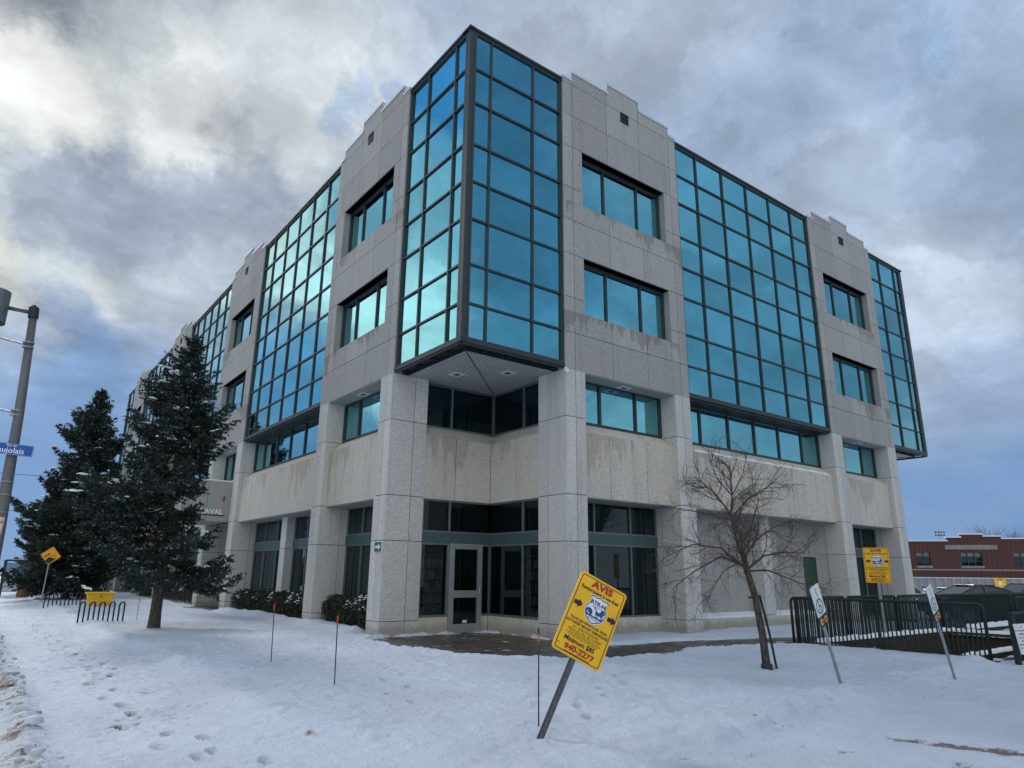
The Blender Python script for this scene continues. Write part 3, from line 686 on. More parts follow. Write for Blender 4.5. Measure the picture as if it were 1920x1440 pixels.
for (x0, y0, x1, y1, n) in ((-6.75, -9.2, -7.15, -3.6, 9), (-7.15, -3.6, -6.7, 2.5, 8), (-6.3, -8.7, -6.75, -5.3, 5), (-5.1, -1.2, -1.6, 1.7, 7), (-7.0, 3, -6.9, 14, 13), (-4.2, -5.6, -2.6, -2.2, 6), (-3.2, -7.6, .9, -4.7, 7)):
    for i in range(n):
        t = (i + .5) / n; dx, dy = x1 - x0, y1 - y0; L_ = math.hypot(dx, dy); s_ = .13 * (1 if i % 2 else -1)
        FOOT.append((x0 + dx * t - dy / L_ * s_ + _r.uniform(-.06, .06), y0 + dy * t + dx / L_ * s_ + _r.uniform(-.08, .08), math.atan2(dy, dx) + _r.uniform(-.25, .25), _r.uniform(.6, 1.)))
def terrain(x, y):
    big = fbm(x * .18, y * .18, 3, 3) - .5; med = fbm(x * .9, y * .9, 4, 9) - .5; sm = fbm(x * 4.2, y * 4.2, 4, 21) - .5; vs = fbm(x * 11, y * 11, 3, 33) - .5
    near = np.exp(-((x + 6) ** 2 + (y + 5) ** 2) / 900.)
    z = .045 + big * .11 * np.clip(near + .3, 0, 1) + med * .05 + sm * .034 + vs * .012
    rg_ = 1 - np.abs(2 * fbm(x * 2.4 + y * .6, y * 1.5 - x * .3, 4, 140) - 1); patch = np.clip(fbm(x * .45, y * .45, 3, 141) * 3 - 1.2, 0, 1)
    z = z + .045 * (rg_ ** 5) * patch + .020 * np.clip(fbm(x * 7, y * 5, 3, 142) - .56, 0, 1) * 4
    dirt_shade = np.zeros(x.shape)
    crust = (fbm(x * 2.2 + y * 1.1, y * 5.5 - x * 2.0, 3, 143) > .655); z = z - .016 * crust; dirt_shade = dirt_shade + .22 * crust  # crust dips also darkened: shadows of the crust edges painted into the colour
    wob = (fbm(x * 1.3, y * 1.3, 4, 40) - .5)
    # packed sidewalk: smoother, a few centimetres lower, snow edges both sides
    edge = -5.75 + .35 * (fbm(y * .25 + 3, y * .1, 2, 5) - .5) * 2 + (np.clip(-y - 3, 0, 8)) * .085
    walk = 1 / (1 + np.exp(-(edge - x) / .10)) * (1 / (1 + np.exp(-(x + 8.05 + wob * .3) / .08)))
    z = z * (1 - .35 * walk) - .05 * walk
    # ploughed ridge on its inner edge
    rd = (x - edge - .15) / .28; amp = .075 * np.clip(fbm(y * .5, y * .0 + 2, 2, 8) * 1.6 - .25, .1, 1.2)
    z = z + amp * np.exp(-rd * rd) * (1 + 1.2 * sm)
    dirt_shade = dirt_shade + .50 * np.exp(-((x + 5.66) / .10) ** 2 - ((y + 6.0) / .55) ** 2) + .15 * np.exp(-rd * rd) * (vnoise(y * 1.7, y * 0, 6) > .65)
    # road edge: windrow of dirty ploughed snow at x = -8.1, slush beyond
    xb = -8.02 - .06 * np.sin(y * .7) + wob * .22
    bank = np.exp(-((x - xb + .22) / .20) ** 2)
    z = z + bank * (.06 + .10 * np.clip(fbm(x * 3, y * 3, 3, 50), 0, 1) * (fbm(x * 8, y * 8, 2, 51) > .45))
    rs = 1 / (1 + np.exp((x - xb + .25) / .12))
    # cross ridges thrown by tyres
    rid = np.sin((y * 1.0 + x * .55) * 13 + 5 * fbm(x * .9, y * .9, 3, 60)) * .5 + .5
    z = z * (1 - rs) + rs * (-.02 + .035 * rid * fbm(x * 2, y * 2, 2, 61) + .07 * (fbm(x * 2.2, y * 2.2, 4, 62) - .5))
    dirt_shade = dirt_shade + rs * (.55 * fbm(x * 1.2, y * 1.2, 3, 63) + .36 * rid * fbm(x * 2.5, y * 2.5, 3, 64)) + .60 * bank * (fbm(x * 4, y * 4, 3, 65) > .5) * (fbm(x*1.1, y*1.1, 2, 66) > .35)
    # footprints
    for (fx, fy, a, s_) in FOOT:
        dx, dy = x - fx, y - fy; m = (np.abs(dx) < .5) & (np.abs(dy) < .5)
        if not m.any(): continue
        u = dx * math.cos(a) + dy * math.sin(a); v = -dx * math.sin(a) + dy * math.cos(a)
        r = np.sqrt((u / .15) ** 2 + (v / .058) ** 2)
        z = z - .068 * s_ * np.where(m, 1 / (1 + np.exp((r - 1) * 13)), 0) + .014 * s_ * np.where(m, np.exp(-((r - 1.3) / .3) ** 2), 0)
        dirt_shade = dirt_shade + .36 * s_ * np.where(m, 1 / (1 + np.exp((r - .9) * 8)), 0)
    # scattered specks on the sidewalk
    sp = np.exp(-((x + 6.9) / .8) ** 2) * (y > -5) * (y < 14) * (fbm(x * 3.2, y * 1.6, 3, 71) > .60); dirt_shade = dirt_shade + .50 * sp; z = z - .016 * sp
    # driven snow on the lot
    lot = 1 / (1 + np.exp((y + 8.7 - .10 * x + wob * .5) / .12)) * (1 / (1 + np.exp(-(x + 4.6) / .3)))
    z = z * (1 - .5 * lot) - .05 * lot
    lr = (y + 8.45 - .10 * x + wob * .5) / .30; z = z + .07 * np.exp(-lr * lr) * (x > -2.5) * (.5 + 1.3 * sm + fbm(x * 1.5, y * 1.5, 2, 80) * .6)
    dirt_shade = dirt_shade + .26 * np.exp(-((lr + .5) / 1.5) ** 2) * (x > -2) * (fbm(x * 2.6, y * 2.6, 3, 81) > .52)
    for (pts, wd, am) in (([(-3.2, -9.2), (-1.7, -9.55), (-1.2, -10.4), (-.7, -11.6)], .14, .42), ([(-.55, -9.95), (-.2, -10.7), (.0, -11.6)], .16, 1.0), ([(-3.4, -9.7), (-2.6, -10.3), (-2.2, -11.2)], .14, .30),
                          ([(-1.5, -8.9), (2, -9.4), (6, -9.8)], .16, .24), ([(-2.2, -8.3), (1.0, -8.75), (4, -9.0)], .12, .22), ([(-2.6, -10.9), (4, -10.8), (12, -11)], .2, .25), ([(-3.8, -6.9), (-2.8, -6.6), (-2.0, -6.9)], .10, .16)):
        d = seg_d(x, y, pts) / wd; e = np.exp(-d * d); tread = .75 + .25 * np.sin((x + y * .6) * 40)
        z = z - .018 * e * tread; dirt_shade = dirt_shade + am * e * (.55 + .7 * fbm(x * 5, y * 5, 3, 90)) 
    tr = np.exp(-((x - .3 * y - 1.0) / 2.4) ** 2) * (y < -3.6) * (y > -8.6); z = z + .012 * tr * np.sin(y * 9 + x * 3 + 4 * fbm(x, y, 2, 91))
    # leaf litter under the near spruce, bank in front of the hedges
    d = np.hypot(x + 3.4, (y - 8.6) * .55); dirt_shade = dirt_shade + .32 * np.exp(-(d / 1.5) ** 2) * fbm(x * 3, y * 3, 3, 95)
    hb_ = np.exp(-((x - .05 - .15 * np.sin(y * 1.1)) / .34) ** 2) * ((y > 4.6) & (y < 18.2)); z = z + hb_ * (.10 + .10 * fbm(x * 2, y * 2, 3, 97))
    # bare, thawed walkway
    sheet = ((x > -2.2) & (x < 14.5) & (y > -5.0) & (y < 4.2)) | ((x > -2.2) & (x < 4.8) & (y > 17.2) & (y < 23.6)); z = np.where(sheet, np.maximum(z, .012), z)
    for pl, s_ in ((PATH, 0), (PATH2, 1)):
        sd_ = sdist(x, y, pl) + (fbm(x * 2.2, y * 2.2, 4, 100 + s_) - .5) * .45
        k = 1 / (1 + np.exp(-sd_ / .035)); z = z * k + (-.10) * (1 - k) + .05 * np.exp(-((sd_ - .14) / .12) ** 2) * (.4 + .9 * fbm(x * 5, y * 5, 3, 103))
        dirt_shade = dirt_shade + .16 * np.exp(-(np.clip(sd_, 0, 9) / .10) ** 2) * k
    # the parking lot beyond lies a little lower
    far = 1 / (1 + np.exp(-(x - 22) / 1.5)); z = z - .18 * far
    tl = far * (np.sin(y * 1.3) > .3); dirt_shade = dirt_shade + .25 * tl * fbm(x * .6, y * .6, 3, 110)
    return z, np.clip(dirt_shade, 0, 1)
def axis(a, b, fine0, fine1, st, grow=1.09):
    c = list(np.arange(fine0, fine1 + 1e-6, st)); s = st; v = fine1
    while v < b: s *= grow; v += s; c.append(min(v, b))
    s = st; v = fine0
    while v > a: s *= grow; v -= s; c.insert(0, max(v, a))
    return np.array(c)
XS = axis(-70, 260, -9.3, 4.5, .034, 1.035); YS = axis(-90, 420, -12.0, 3.0, .040, 1.03)
GX, GY = np.meshgrid(XS, YS)
GZ, GD = terrain(GX, GY)
nx, ny = len(XS), len(YS)
cx_ = (XS[:-1] + XS[1:]) / 2; cy_ = (YS[:-1] + YS[1:]) / 2; CX, CY = np.meshgrid(cx_, cy_)
I, J = np.meshgrid(np.arange(nx - 1), np.arange(ny - 1)); base = J * nx + I
quads = np.stack([base, base + 1, base + nx + 1, base + nx], -1)
inpit = (CX > PIT[0]) & (CX < PIT[1]) & (CY > PIT[2]) & (CY < PIT[3])
region = np.zeros(CX.shape, int)
region[(CX > -8.1) & (CX < -5.7)] = 1
region[(CX > -4.9) & (CY < -8.7 + .10 * CX)] = 2
region[CX < -8.1] = 3
region[(CX > 22)] = 2
def grid_obj(name, mask, mat):
    q = quads[mask]; used, inv = np.unique(q.ravel(), return_inverse=True)
    me = bpy.data.meshes.new(name); co = np.stack([GX.ravel()[used], GY.ravel()[used], GZ.ravel()[used]], -1)
    me.vertices.add(len(used)); me.vertices.foreach_set('co', co.ravel()); n = len(q)
    me.loops.add(n * 4); me.loops.foreach_set('vertex_index', inv.astype(np.int32)); me.polygons.add(n)
    me.polygons.foreach_set('loop_start', np.arange(0, n * 4, 4, dtype=np.int32)); me.polygons.foreach_set('loop_total', np.full(n, 4, np.int32))
    me.polygons.foreach_set('use_smooth', [True] * n); me.update(calc_edges=True); me.validate()
    at = me.attributes.new('dirt_shade', 'FLOAT', 'POINT'); at.data.foreach_set('value', GD.ravel()[used].astype(np.float32))
    me.materials.append(mat); o = bpy.data.objects.new(name, me); COL.objects.link(o); o['kind'] = 'structure'; return o
grid_obj('ground', (region == 0) & ~inpit, snow_m); grid_obj('sidewalk', region == 1, walk_m); grid_obj('parking_lot', region == 2, lot_m); grid_obj('road', region == 3, road_m)
m = MB(); q = 60
pts = PATH; m.add([(x, y, -.004) for x, y in [(-1.8, -4.6), (8.32, -4.6), (8.32, -4.12), (14, -4.12), (14, -.2), (-1.8, -.2)]], [tuple(range(6))]); m.add([(x, y, -.004) for x, y in [(-1.8, -.2), (3.7, -.2), (3.7, 3.7), (-1.8, 3.7)]], [(0, 1, 2, 3)])
m.add([(x, y, -.004) for x, y in [(-1.8, 17.6), (4.3, 17.6), (4.3, 23.2), (-1.8, 23.2)]], [(0, 1, 2, 3)])
tag(m.build('pavement', pave_m), kind='structure')
def gz(x, y):
    a, b = terrain(np.array([[float(x)]]), np.array([[float(y)]])); return float(a[0, 0])

m = MB(); r_ = random.Random(12)
for i in range(150):
    y_ = r_.uniform(-11.5, 22) if i % 2 else r_.uniform(-11.5, 3); x_ = -8.16 + r_.gauss(0, .13); s_ = abs(r_.gauss(0, .030)) + .010; c_ = Vector((x_, y_, gz(x_, y_) + s_ * .35)); k = len(m.v)
    V = [c_ + Vector((math.cos(a) * s_ * r_.uniform(.7, 1.3), math.sin(a) * s_ * r_.uniform(.7, 1.3), zz * s_ * .8)) for zz in (-.5, .25) for a in (0, 1.26, 2.5, 3.8, 5.0)] + [c_ + Vector((r_.uniform(-.4, .4) * s_, 0, s_ * .55))]
    m.add(V, [(j, (j + 1) % 5, 5 + (j + 1) % 5, 5 + j) for j in range(5)] + [(5 + j, 5 + (j + 1) % 5, 10) for j in range(5)])
cl = m.build('snow_clods', material('dirty_snow', rough=.8, fn=lambda T, b: T.put(b.inputs['Base Color'], T.mix(T.island(), (.34, .30, .27), (.68, .74, .84)))), smooth=True); tag(cl, 'dirty crumbled snow clods along the ploughed kerb edge at the left', 'snow', kind='stuff')
# ------------------------------------------------------------ stairwell with its railings
x0, x1, y0, y1 = PIT
st = empty('stairwell', (x0, y0, 0), 'sunken brown walled stairwell behind the green railings', 'stairwell')
def child_box(name, mat, parent, boxes, off=(0, 0, 0), **kw):
    m = MB()
    for b in boxes: m.box(b[0] - off[0], b[1] - off[0], b[2] - off[1], b[3] - off[1], b[4] - off[2], b[5] - off[2])
    return m.build(name, mat, parent, **kw)
o3 = (x0, y0, 0)
child_box('retaining_wall', pit_m, st, [(x0 - .18, x0, y0 - .18, y1 + .2, -1.9, .03)], o3)
child_box('retaining_wall', pit_m, st, [(x0 + .001, x1, y1, y1 + .2, -1.9, .10)], o3)
child_box('retaining_wall', pit_m, st, [(x1, x1 + .2, y0 - .18, y1 + .2, -1.9, .12)], o3)
child_box('retaining_wall', pit_m, st, [(x0 + .001, x1, y0 - .18, y0, -1.9, .02)], o3)
child_box('stair_floor', pit_m, st, [(x0 - .1, x1 + .1, y0 - .1, y1 + .1, -2.0, -1.85)], o3)
for k in range(6): child_box('step', pit_m, st, [(10.2 + k * .32, 15.5, y0 + .001, -5.9, -1.85, -1.6 + k * .22)], (x0, y0 + k * .0, 0))
def snow_cap(name, parent, pts, wid, hgt, off=(0, 0, 0), seed=0):
    r = random.Random(seed); m = MB(); P = []
    for (a, b) in zip(pts[:-1], pts[1:]):
        a, b = Vector(a), Vector(b); n = max(2, int((b - a).length / .12))
        for i in range(n + (1 if b == Vector(pts[-1]) else 0)): P.append(a.lerp(b, i / n))
    V = []; ring = 7
    for i, p in enumerate(P):
        t = (P[min(i + 1, len(P) - 1)] - P[max(i - 1, 0)]).normalized(); s = t.cross(Vector((0, 0, 1))).normalized()
        e = .15 if i in (0, len(P) - 1) else 1; w_ = wid * r.uniform(.85, 1.12) * e; h_ = hgt * r.uniform(.7, 1.2) * e
        for k in range(ring):
            a = math.pi * k / (ring - 1); V.append(p + s * math.cos(a) * w_ + Vector((0, 0, math.sin(a) ** .7 * h_)) - Vector(off))
    m.add(V, [(i * ring + k, i * ring + k + 1, (i + 1) * ring + k + 1, (i + 1) * ring + k) for i in range(len(P) - 1) for k in range(ring - 1)])
    return m.build(name, snowcap_m, parent, smooth=True)
snow_cap('snow_cap', st, [(x0 - .1, y1 + .1, .09), (x1 + .1, y1 + .1, .09), (x1 + .1, -7.5, .11)], .13, .10, o3, 3)
snow_cap('snow_cap', st, [(10.2, -5.92, -.45), (12.4, -5.95, -.28), (15.4, -5.95, -.28)], .12, .09, o3, 5)

def railing(a, b, top=1.12, bars=.092, label='', post=.035, name='railing', drop=.14, bottom_rail=True):
    a, b = Vector(a), Vector(b); d = (b - a); L_ = d.length; d.normalize()
    e = empty(name, a, label, 'railing', 'green steel railings around the stairwell'); r = .11
    m = MB(); P = lambda s, z: tuple(d * s + Vector((0, 0, z)))
    pts = [P(0, -drop), P(0, top - r)] + [P(r - r * math.cos(t), top - r + r * math.sin(t)) for t in (.4, .8, 1.2)] + [P(r, top), P(L_ - r, top)] + [P(L_ - r + r * math.sin(t), top - r + r * math.cos(t)) for t in (.4, .8, 1.2)] + [P(L_, top - r), P(L_, -drop)]
    m.tube(pts, post, 8); m.build('frame', rail_m, e, smooth=True)
    m = MB(); n = int(L_ / bars)
    for i in range(1, n):
        s = L_ * i / n; w_ = .0135
        c = Vector(P(s, 0)); q = Vector((-d.y, d.x, 0)) * w_; u_ = d * w_
        z0_, z1_ = .045, top - .02
        V = [c - q - u_, c + q - u_, c + q + u_, c - q + u_]; m.add([v + Vector((0, 0, z0_)) for v in V] + [v + Vector((0, 0, z1_)) for v in V], [(0, 3, 2, 1), (4, 5, 6, 7), (0, 1, 5, 4), (1, 2, 6, 5), (2, 3, 7, 6), (3, 0, 4, 7)])
    m.build('bars', rail_m, e)
    m = MB(); m.tube([P(.02, .06), P(L_ - .02, .06)], .016, 6); m.build('bottom_rail', rail_m, e)
    return e
f1 = railing((7.94, -3.62, .03), (8.40, -7.80, .02), label='long railing panel along the near side of the stairwell, between the two leaning parking signs')
m = MB(); d_ = Vector((.46, -4.18, 0)); m.tube([d_ * .49 + Vector((0, 0, -.15)), d_ * .49 + Vector((0, 0, 1.10))], .04, 8); m.build('middle_post', rail_m, f1)
XR = [8.05, 10.65, 13.66, 16.65, 19.9, 22.75, 25.7]
wh = ['first from the left', 'second from the left', 'third from the left', 'fourth from the left', 'fifth from the left', 'sixth from the left']
for i in range(6): railing((XR[i] + .04, -3.66, .02), (XR[i + 1] - .04, -3.62, .02), bars=.105, label='railing panel of the row behind the stairwell, ' + wh[i])
railing((16.0, -6.0, .02), (22.0, -5.9, .02), bars=.105, label='low railing panel on the far right side of the stairwell'); 
snow_wall = empty('kerb_wall', (16.5, -4.5, 0), 'low brown kerb wall capped with snow at the right edge behind the stairwell', 'wall')
child_box('wall', pit_m, snow_wall, [(16.3, 27, -4.6, -4.35, -.3, .16)], (16.5, -4.5, 0)); snow_cap('snow_cap', snow_wall, [(16.4, -4.47, .155), (27, -4.47, .155)], .17, .13, (16.5, -4.5, 0), 9)
gp = railing((8.42, -8.28, .0), (13.2, -8.6, .0), top=.98, label='railing panel at the right edge of the picture, carrying the white notice')
m = MB(); m.box(-.05, .05, -.05, .05, -.1, 1.0); pst = m.build('post', rail_m, gp)

# white notice on that railing
nt = empty('white_notice', (8.38, -8.46, .52), 'white parking notice with black lettering on the right railing post', 'sign')
nt.rotation_euler = (R_(90), R_(-6), R_(-60)); nt.scale = (.74, .68, 1)
m = MB(); m.box(-.17, .17, -.46, .40, -.004, .004); m.build('sign_plate', white_m, nt)
for i, (s, sz) in enumerate((('P', .07), ('STATIONNEMENT', .042), ('RÉSERVÉ', .05), ('À LA CLIENTÈLE', .036), ('DE LA', .05), ('BIBLIOTHÈQUE', .044), ('EN TOUT TEMPS', .036))):
    text_obj('lettering', s, sz, txt_black, nt, (0, .30 - i * .098, .006), bold=.0012)

# ------------------------------------------------------------ signs
def rounded(w, h, r, n=5):
    P = []
    for cx, cy, a0 in ((w / 2 - r, h / 2 - r, 0), (-w / 2 + r, h / 2 - r, 90), (-w / 2 + r, -h / 2 + r, 180), (w / 2 - r, -h / 2 + r, 270)):
        for k in range(n + 1): a = R_(a0 + 90 * k / n); P.append((cx + r * math.cos(a), cy + r * math.sin(a)))
    return P
def slab(mb, poly, z0, z1, m=0): mb.prism(poly, lambda p, a: (p[0], p[1], a), z0, z1, m)
def ring_slab(mb, outer, inner, z0, z1):
    n = len(outer); V = [(*p, z1) for p in outer] + [(*p, z1) for p in inner] + [(*p, z0) for p in outer] + [(*p, z0) for p in inner]
    F = []
    for i in range(n):
        j = (i + 1) % n; F += [(i, j, n + j, n + i), (2 * n + i, 3 * n + i, 3 * n + j, 2 * n + j), (i, 2 * n + i, 2 * n + j, j), (n + i, n + j, 3 * n + j, 3 * n + i)]
    mb.add(V, F)
def shield(s):
    half = [(0, -1.12), (.28, -1.0), (.62, -.80), (.86, -.48), (.93, -.12), (.84, .18), (.68, .46), (.70, .72), (.86, .92), (.58, 1.0), (.30, .94), (0, 1.06)]
    return [(x * s, y * s) for x, y in half] + [(-x * s, y * s) for x, y in half[-2:0:-1]]
def towing_plate(par, w=.61, h=.914, full=True):
    k = w / .61
    m = MB(); slab(m, rounded(w, h, .04 * k), -.016, 0.0); m.build('sign_plate', yellow_m, par)
    m = MB(); ring_slab(m, rounded(w - .045 * k, h - .045 * k, .03 * k), rounded(w - .062 * k, h - .062 * k, .024 * k), .0, .002); m.build('sign_border', txt_black, par)
    T = lambda s, sz, y, mt, sx=1., b=.0, x=0.: text_obj('lettering', s, sz * k, mt, par, (x * k, y * k, .003), sx=sx, bold=b * k)
    T('AVIS', .105, .375, txt_red, 1.28, .0042); T('Remorquage à vos frais', .056, .302, txt_black, .93, .0012)
    # shield emblem with a tow truck
    cx, cy = .02 * k, .125 * k
    sh = MB(); off = lambda P: [(x + cx, y + cy) for x, y in P]
    slab(sh, off(shield(.150 * k)), .001, .003); slab_o = sh.build('emblem', txt_white, par)
    s2 = MB(); ring_slab(s2, off(shield(.142 * k)), off(shield(.131 * k)), .003, .0045); s2.build('emblem_outline', txt_blue, slab_o)
    text_obj('lettering', 'RTR-N', .062 * k, txt_blue, slab_o, (cx, cy + .068 * k, .0045), sx=1.05, bold=.0022 * k)
    text_obj('lettering', 'REMORQUAGE', .016 * k, txt_blue, slab_o, (cx, cy + .030 * k, .0045), sx=1.05)
    text_obj('lettering', 'REMORQUAGE', .020 * k, txt_blue, slab_o, (cx, cy - .108 * k, .0045), sx=1.0)
    tk = MB(); Q = lambda pl: [(cx + a * k, cy + b * k) for a, b in pl]
    slab(tk, Q([(-.125, -.035), (-.10, -.005), (-.06, -.005), (-.035, -.030), (-.035, -.055), (-.12, -.055)]), .0035, .0048)
    slab(tk, Q([(.0, -.045), (.09, -.045), (.112, .0), (.10, .035), (.065, .035), (.05, -.01), (.0, -.015)]), .0035, .0047)
    slab(tk, Q([(.03, -.015), (-.028, .028), (-.036, .018), (.015, -.02)]), .0035, .0046)
    slab(tk, Q([(-.118, -.07), (.118, -.075), (.10, -.09), (-.10, -.09)]), .0035, .0046)
    for wx, wy in ((-.095, -.052), (-.05, -.056), (.03, -.058), (.09, -.058)): slab(tk, [(cx + (wx + .019 * math.cos(a * .63)) * k, cy + (wy + .019 * math.sin(a * .63)) * k) for a in range(10)], .0048, .0054)
    tk.build('tow_truck_mark', txt_blue, slab_o)
    wh_ = MB()
    for wx, wy in ((-.095, -.052), (.03, -.058), (.09, -.058)): slab(wh_, [(cx + (wx + .009 * math.cos(a * .63)) * k, cy + (wy + .009 * math.sin(a * .63)) * k) for a in range(10)], .0055, .0060)
    wh_.build('wheel_hub_mark', txt_white, slab_o)
    for s_, c in ((-1, -.205), (1, .235)):
        a = MB(); A = [(-.055, -.024), (.0, -.024), (.0, -.048), (.055, 0), (.0, .048), (.0, .024), (-.055, .024)]
        flip = 1 if full else s_
        slab(a, [(c * k + x * k * flip, (.105 + y) * k) for x, y in (A if flip > 0 else A)], .001, .003); a.build('arrow', txt_black, par)
    T('TOUS LES VÉHICULES NON', .040, -.062, txt_black, .98, .0006); T('AUTORISÉS SERONT REMORQUÉS', .040, -.106, txt_black, .88, .0006)
    T('ALL UNAUTHORIZED', .036, -.148, txt_black, .98, -.0002); T('VEHICLES WILL BE TOWED', .036, -.184, txt_black, .98, -.0002)
    u = MB(); u.box(-.19 * k, .19 * k, -.207 * k, -.204 * k, .001, .003); u.build('underline', txt_black, par)
    T('Un véhicule remorqué peut être récupéré en tout temps', .020, -.222, txt_black, .95); T('A tow away vehicle may be recovered at any time', .020, -.244, txt_black, .95)
    T('Minimum $85', .070, -.290, txt_black, 1.0, .0018, -.02); T('taxes en sus / plus tx', .020, -.336, txt_black, 1.)
    T('940-2277', .080, -.372, txt_red, 1.22, .003, .01); T('450', .022, -.372, txt_red, 1, 0, -.255)
    T('www.remorquagertrnord.com', .026, -.418, txt_black, 1.)
    b = MB()
    for yy in (.39, -.40): b.tube([(0, yy * k, -.004), (0, yy * k, .008)], .009 * k, 8)
    b.build('bolt', steel_galv, par)
def basis(n, r, u, loc): return Matrix(((r[0], u[0], n[0], loc[0]), (r[1], u[1], n[1], loc[1]), (r[2], u[2], n[2], loc[2]), (0, 0, 0, 1)))
def channel(mb, p0, p1, nrm, w=.055, dpt=.028):
    """U-channel steel post between two points with its open back away from nrm"""
    p0, p1, nrm = Vector(p0), Vector(p1), Vector(nrm).normalized(); t = (p1 - p0).normalized(); nrm = (nrm - t * nrm.dot(t)).normalized(); s = t.cross(nrm)
    prof = [(-w * .62, -dpt), (-w * .62, -dpt + .005), (-w * .4, -dpt + .005), (-w * .3, 0), (w * .3, 0), (w * .4, -dpt + .005), (w * .62, -dpt + .005), (w * .62, -dpt), (w * .36, -dpt), (w * .24, -.006), (-w * .24, -.006), (-w * .36, -dpt)]
    V = [p + s * a + nrm * b for p in (p0, p1) for a, b in prof]; n = len(prof)
    mb.add(V, [tuple(range(n))[::-1], tuple(range(n, 2 * n))] + [(i, (i + 1) % n, n + (i + 1) % n, n + i) for i in range(n)])
n_, r_, u_ = (-.336, -.936, .105), (.819, -.346, -.459), (.466, -.068, .882)
ctr = Vector((-3.359, -8.101, 1.18)) * 0 + Vector((-3.271, -8.009, 1.172))
ts = empty('towing_sign', (0, 0, 0), 'large leaning yellow AVIS towing sign on a bent grey post in the foreground snow', 'sign'); ts.matrix_world = basis(n_, r_, u_, ctr)
towing_plate(ts)
inv = ts.matrix_world.inverted(); foot = inv @ Vector((-4.04, -8.04, -.12)); foot.z = -.018
m = MB(); channel(m, foot, Vector((0, .42, -.018)), (0, 0, 1), .06, .03); m.build('post', worn((.10, .11, .125), .5, .5, .35, 30), ts)
t2 = empty('towing_sign', (0, 0, 0), 'upright yellow AVIS towing sign standing behind the stairwell railings', 'sign')
t2.matrix_world = basis((-.877, -.479, -.02), (.48, -.877, -.014), (-.011, -.022, 1.0), (11.75, -4.10, 2.01)); towing_plate(t2, .652, .977, False)
m = MB(); channel(m, (0, -2.05, -.018), (0, .45, -.018), (0, 0, 1), .07, .03); m.build('post', steel_galv, t2)

# leaning accessible-parking signs
def parking_sign(base, lab):
    top = Vector((base[0] - .56, base[1] + .02, 1.50)); b = Vector((base[0], base[1], -.06)); up = (top - b).normalized()
    n = Vector((.08, -1, 0)); n = (n - up * n.dot(up)).normalized(); r = up.cross(n)
    e = empty('accessible_parking_sign', (0, 0, 0), lab, 'sign', 'leaning accessible parking signs in the snow'); e.matrix_world = basis(n, r, up, top)
    L_ = (top - b).length
    m = MB(); channel(m, (0, -L_, -.01), (0, .03, -.01), (0, 0, 1), .055, .03); m.build('post', steel_galv, e)
    m = MB(); slab(m, rounded(.30, .45, .03), -.003, .003); p = m.build('sign_plate', white_m, e); p.location = (0, -.19, 0)
    m = MB(); c = [(math.cos(a * math.pi / 16), math.sin(a * math.pi / 16)) for a in range(32)]
    ring_slab(m, [(x * .115, y * .115 - .09) for x, y in c], [(x * .090, y * .090 - .09) for x, y in c], .003, .0045); m.build('ring', txt_green, p)
    m = MB(); ring_slab(m, [(x * .042 - .005, y * .042 - .115) for x, y in c], [(x * .030 - .005, y * .030 - .115) for x, y in c], .003, .0047)
    slab(m, [(-.016, -.03), (.0, -.03), (.0, -.085), (.035, -.085), (.055, -.125), (.042, -.13), (.027, -.098), (-.016, -.098)], .0031, .0049); slab(m, [(-.008 + .012 * x, -.018 + .012 * y) for x, y in c], .003, .0048)
    m.build('wheelchair_mark', txt_black, p)
    m = MB(); slab(m, [(.0, .19), (.03, .15), (.005, .12), (.035, .08), (.02, .04), (.01, .05), (.018, .08), (-.012, .12), (.012, .15), (-.012, .19)], .003, .0046); m.build('arrow', txt_black, p)
    m = MB(); slab(m, rounded(.30, .15, .02), -.003, .003); q = m.build('tow_zone_plate', txt_black, e); q.location = (0, -.50, 0)
    m = MB()
    for cx in (-.07, .07): slab(m, [(cx + .055 * x, .052 * y) for x, y in c[::4]], .003, .0045)
    m.build('tow_zone_mark', material('print_amber', (.75, .38, .10), .5), q)
    m = MB(); slab(m, [(cx_2, cy_2) for cx_2, cy_2 in ((-.1, -.02), (-.06, .02), (-.03, .02), (-.03, -.02))], .0046, .0055); slab(m, [(.03, -.02), (.03, .01), (.09, .025), (.11, -.02)], .0046, .0055); m.build('tow_truck_mark', txt_red, q)
    m = MB(); 
    for k in range(9): m.tube([(-.153, .16 - k * .045 - .19, .0), (-.153, .16 - k * .045 - .215, .0)], .006, 5)
    m.build('perforated_edge', steel_galv, e)
    return e
parking_sign((1.99, -8.04, 0), 'white accessible parking sign leaning left in the snow, nearest of the two')
parking_sign((4.94, -8.46, 0), 'white accessible parking sign leaning left, farther one in front of the stairwell')

# thin snow marker stakes
def stake(base, top, lab, cut=.84):
    b, t = Vector(base), Vector(top); t = b + (t - b) * 1.0
    e = empty('snow_stake', b, lab, 'marker stake', 'thin snow marker stakes'); d = t - b
    m = MB(); m.tube([Vector((0, 0, -.08)), d * cut], .0085, 6); m.build('rod', black_paint, e, smooth=True)
    m = MB(); m.tube([d * cut, d * (cut + .06), d * .95], [.010, .011, .010], 6); m.build('reflector_tape', orange_m, e, smooth=True)
    m = MB(); m.tube([d * .95, d * 1.02], .009, 6); m.build('tip', black_paint, e)
stake((-4.198, -.502, 0), (-4.284, -.62, 1.13), 'thin stake with orange tape before the second hedge gap')
stake((-4.29, -3.57, 0), (-4.38, -3.70, 1.08), 'thin stake with orange tape before the hedge beside the corner column')
stake((-3.543, -7.428, 0), (-3.62, -7.52, 1.055), 'thin stake with orange tape beside the leaning towing sign')
stake((-4.068, 13.459, 0), (-4.10, 13.30, .72), 'short stake between the bicycle rack and the near spruce trunk', .9)

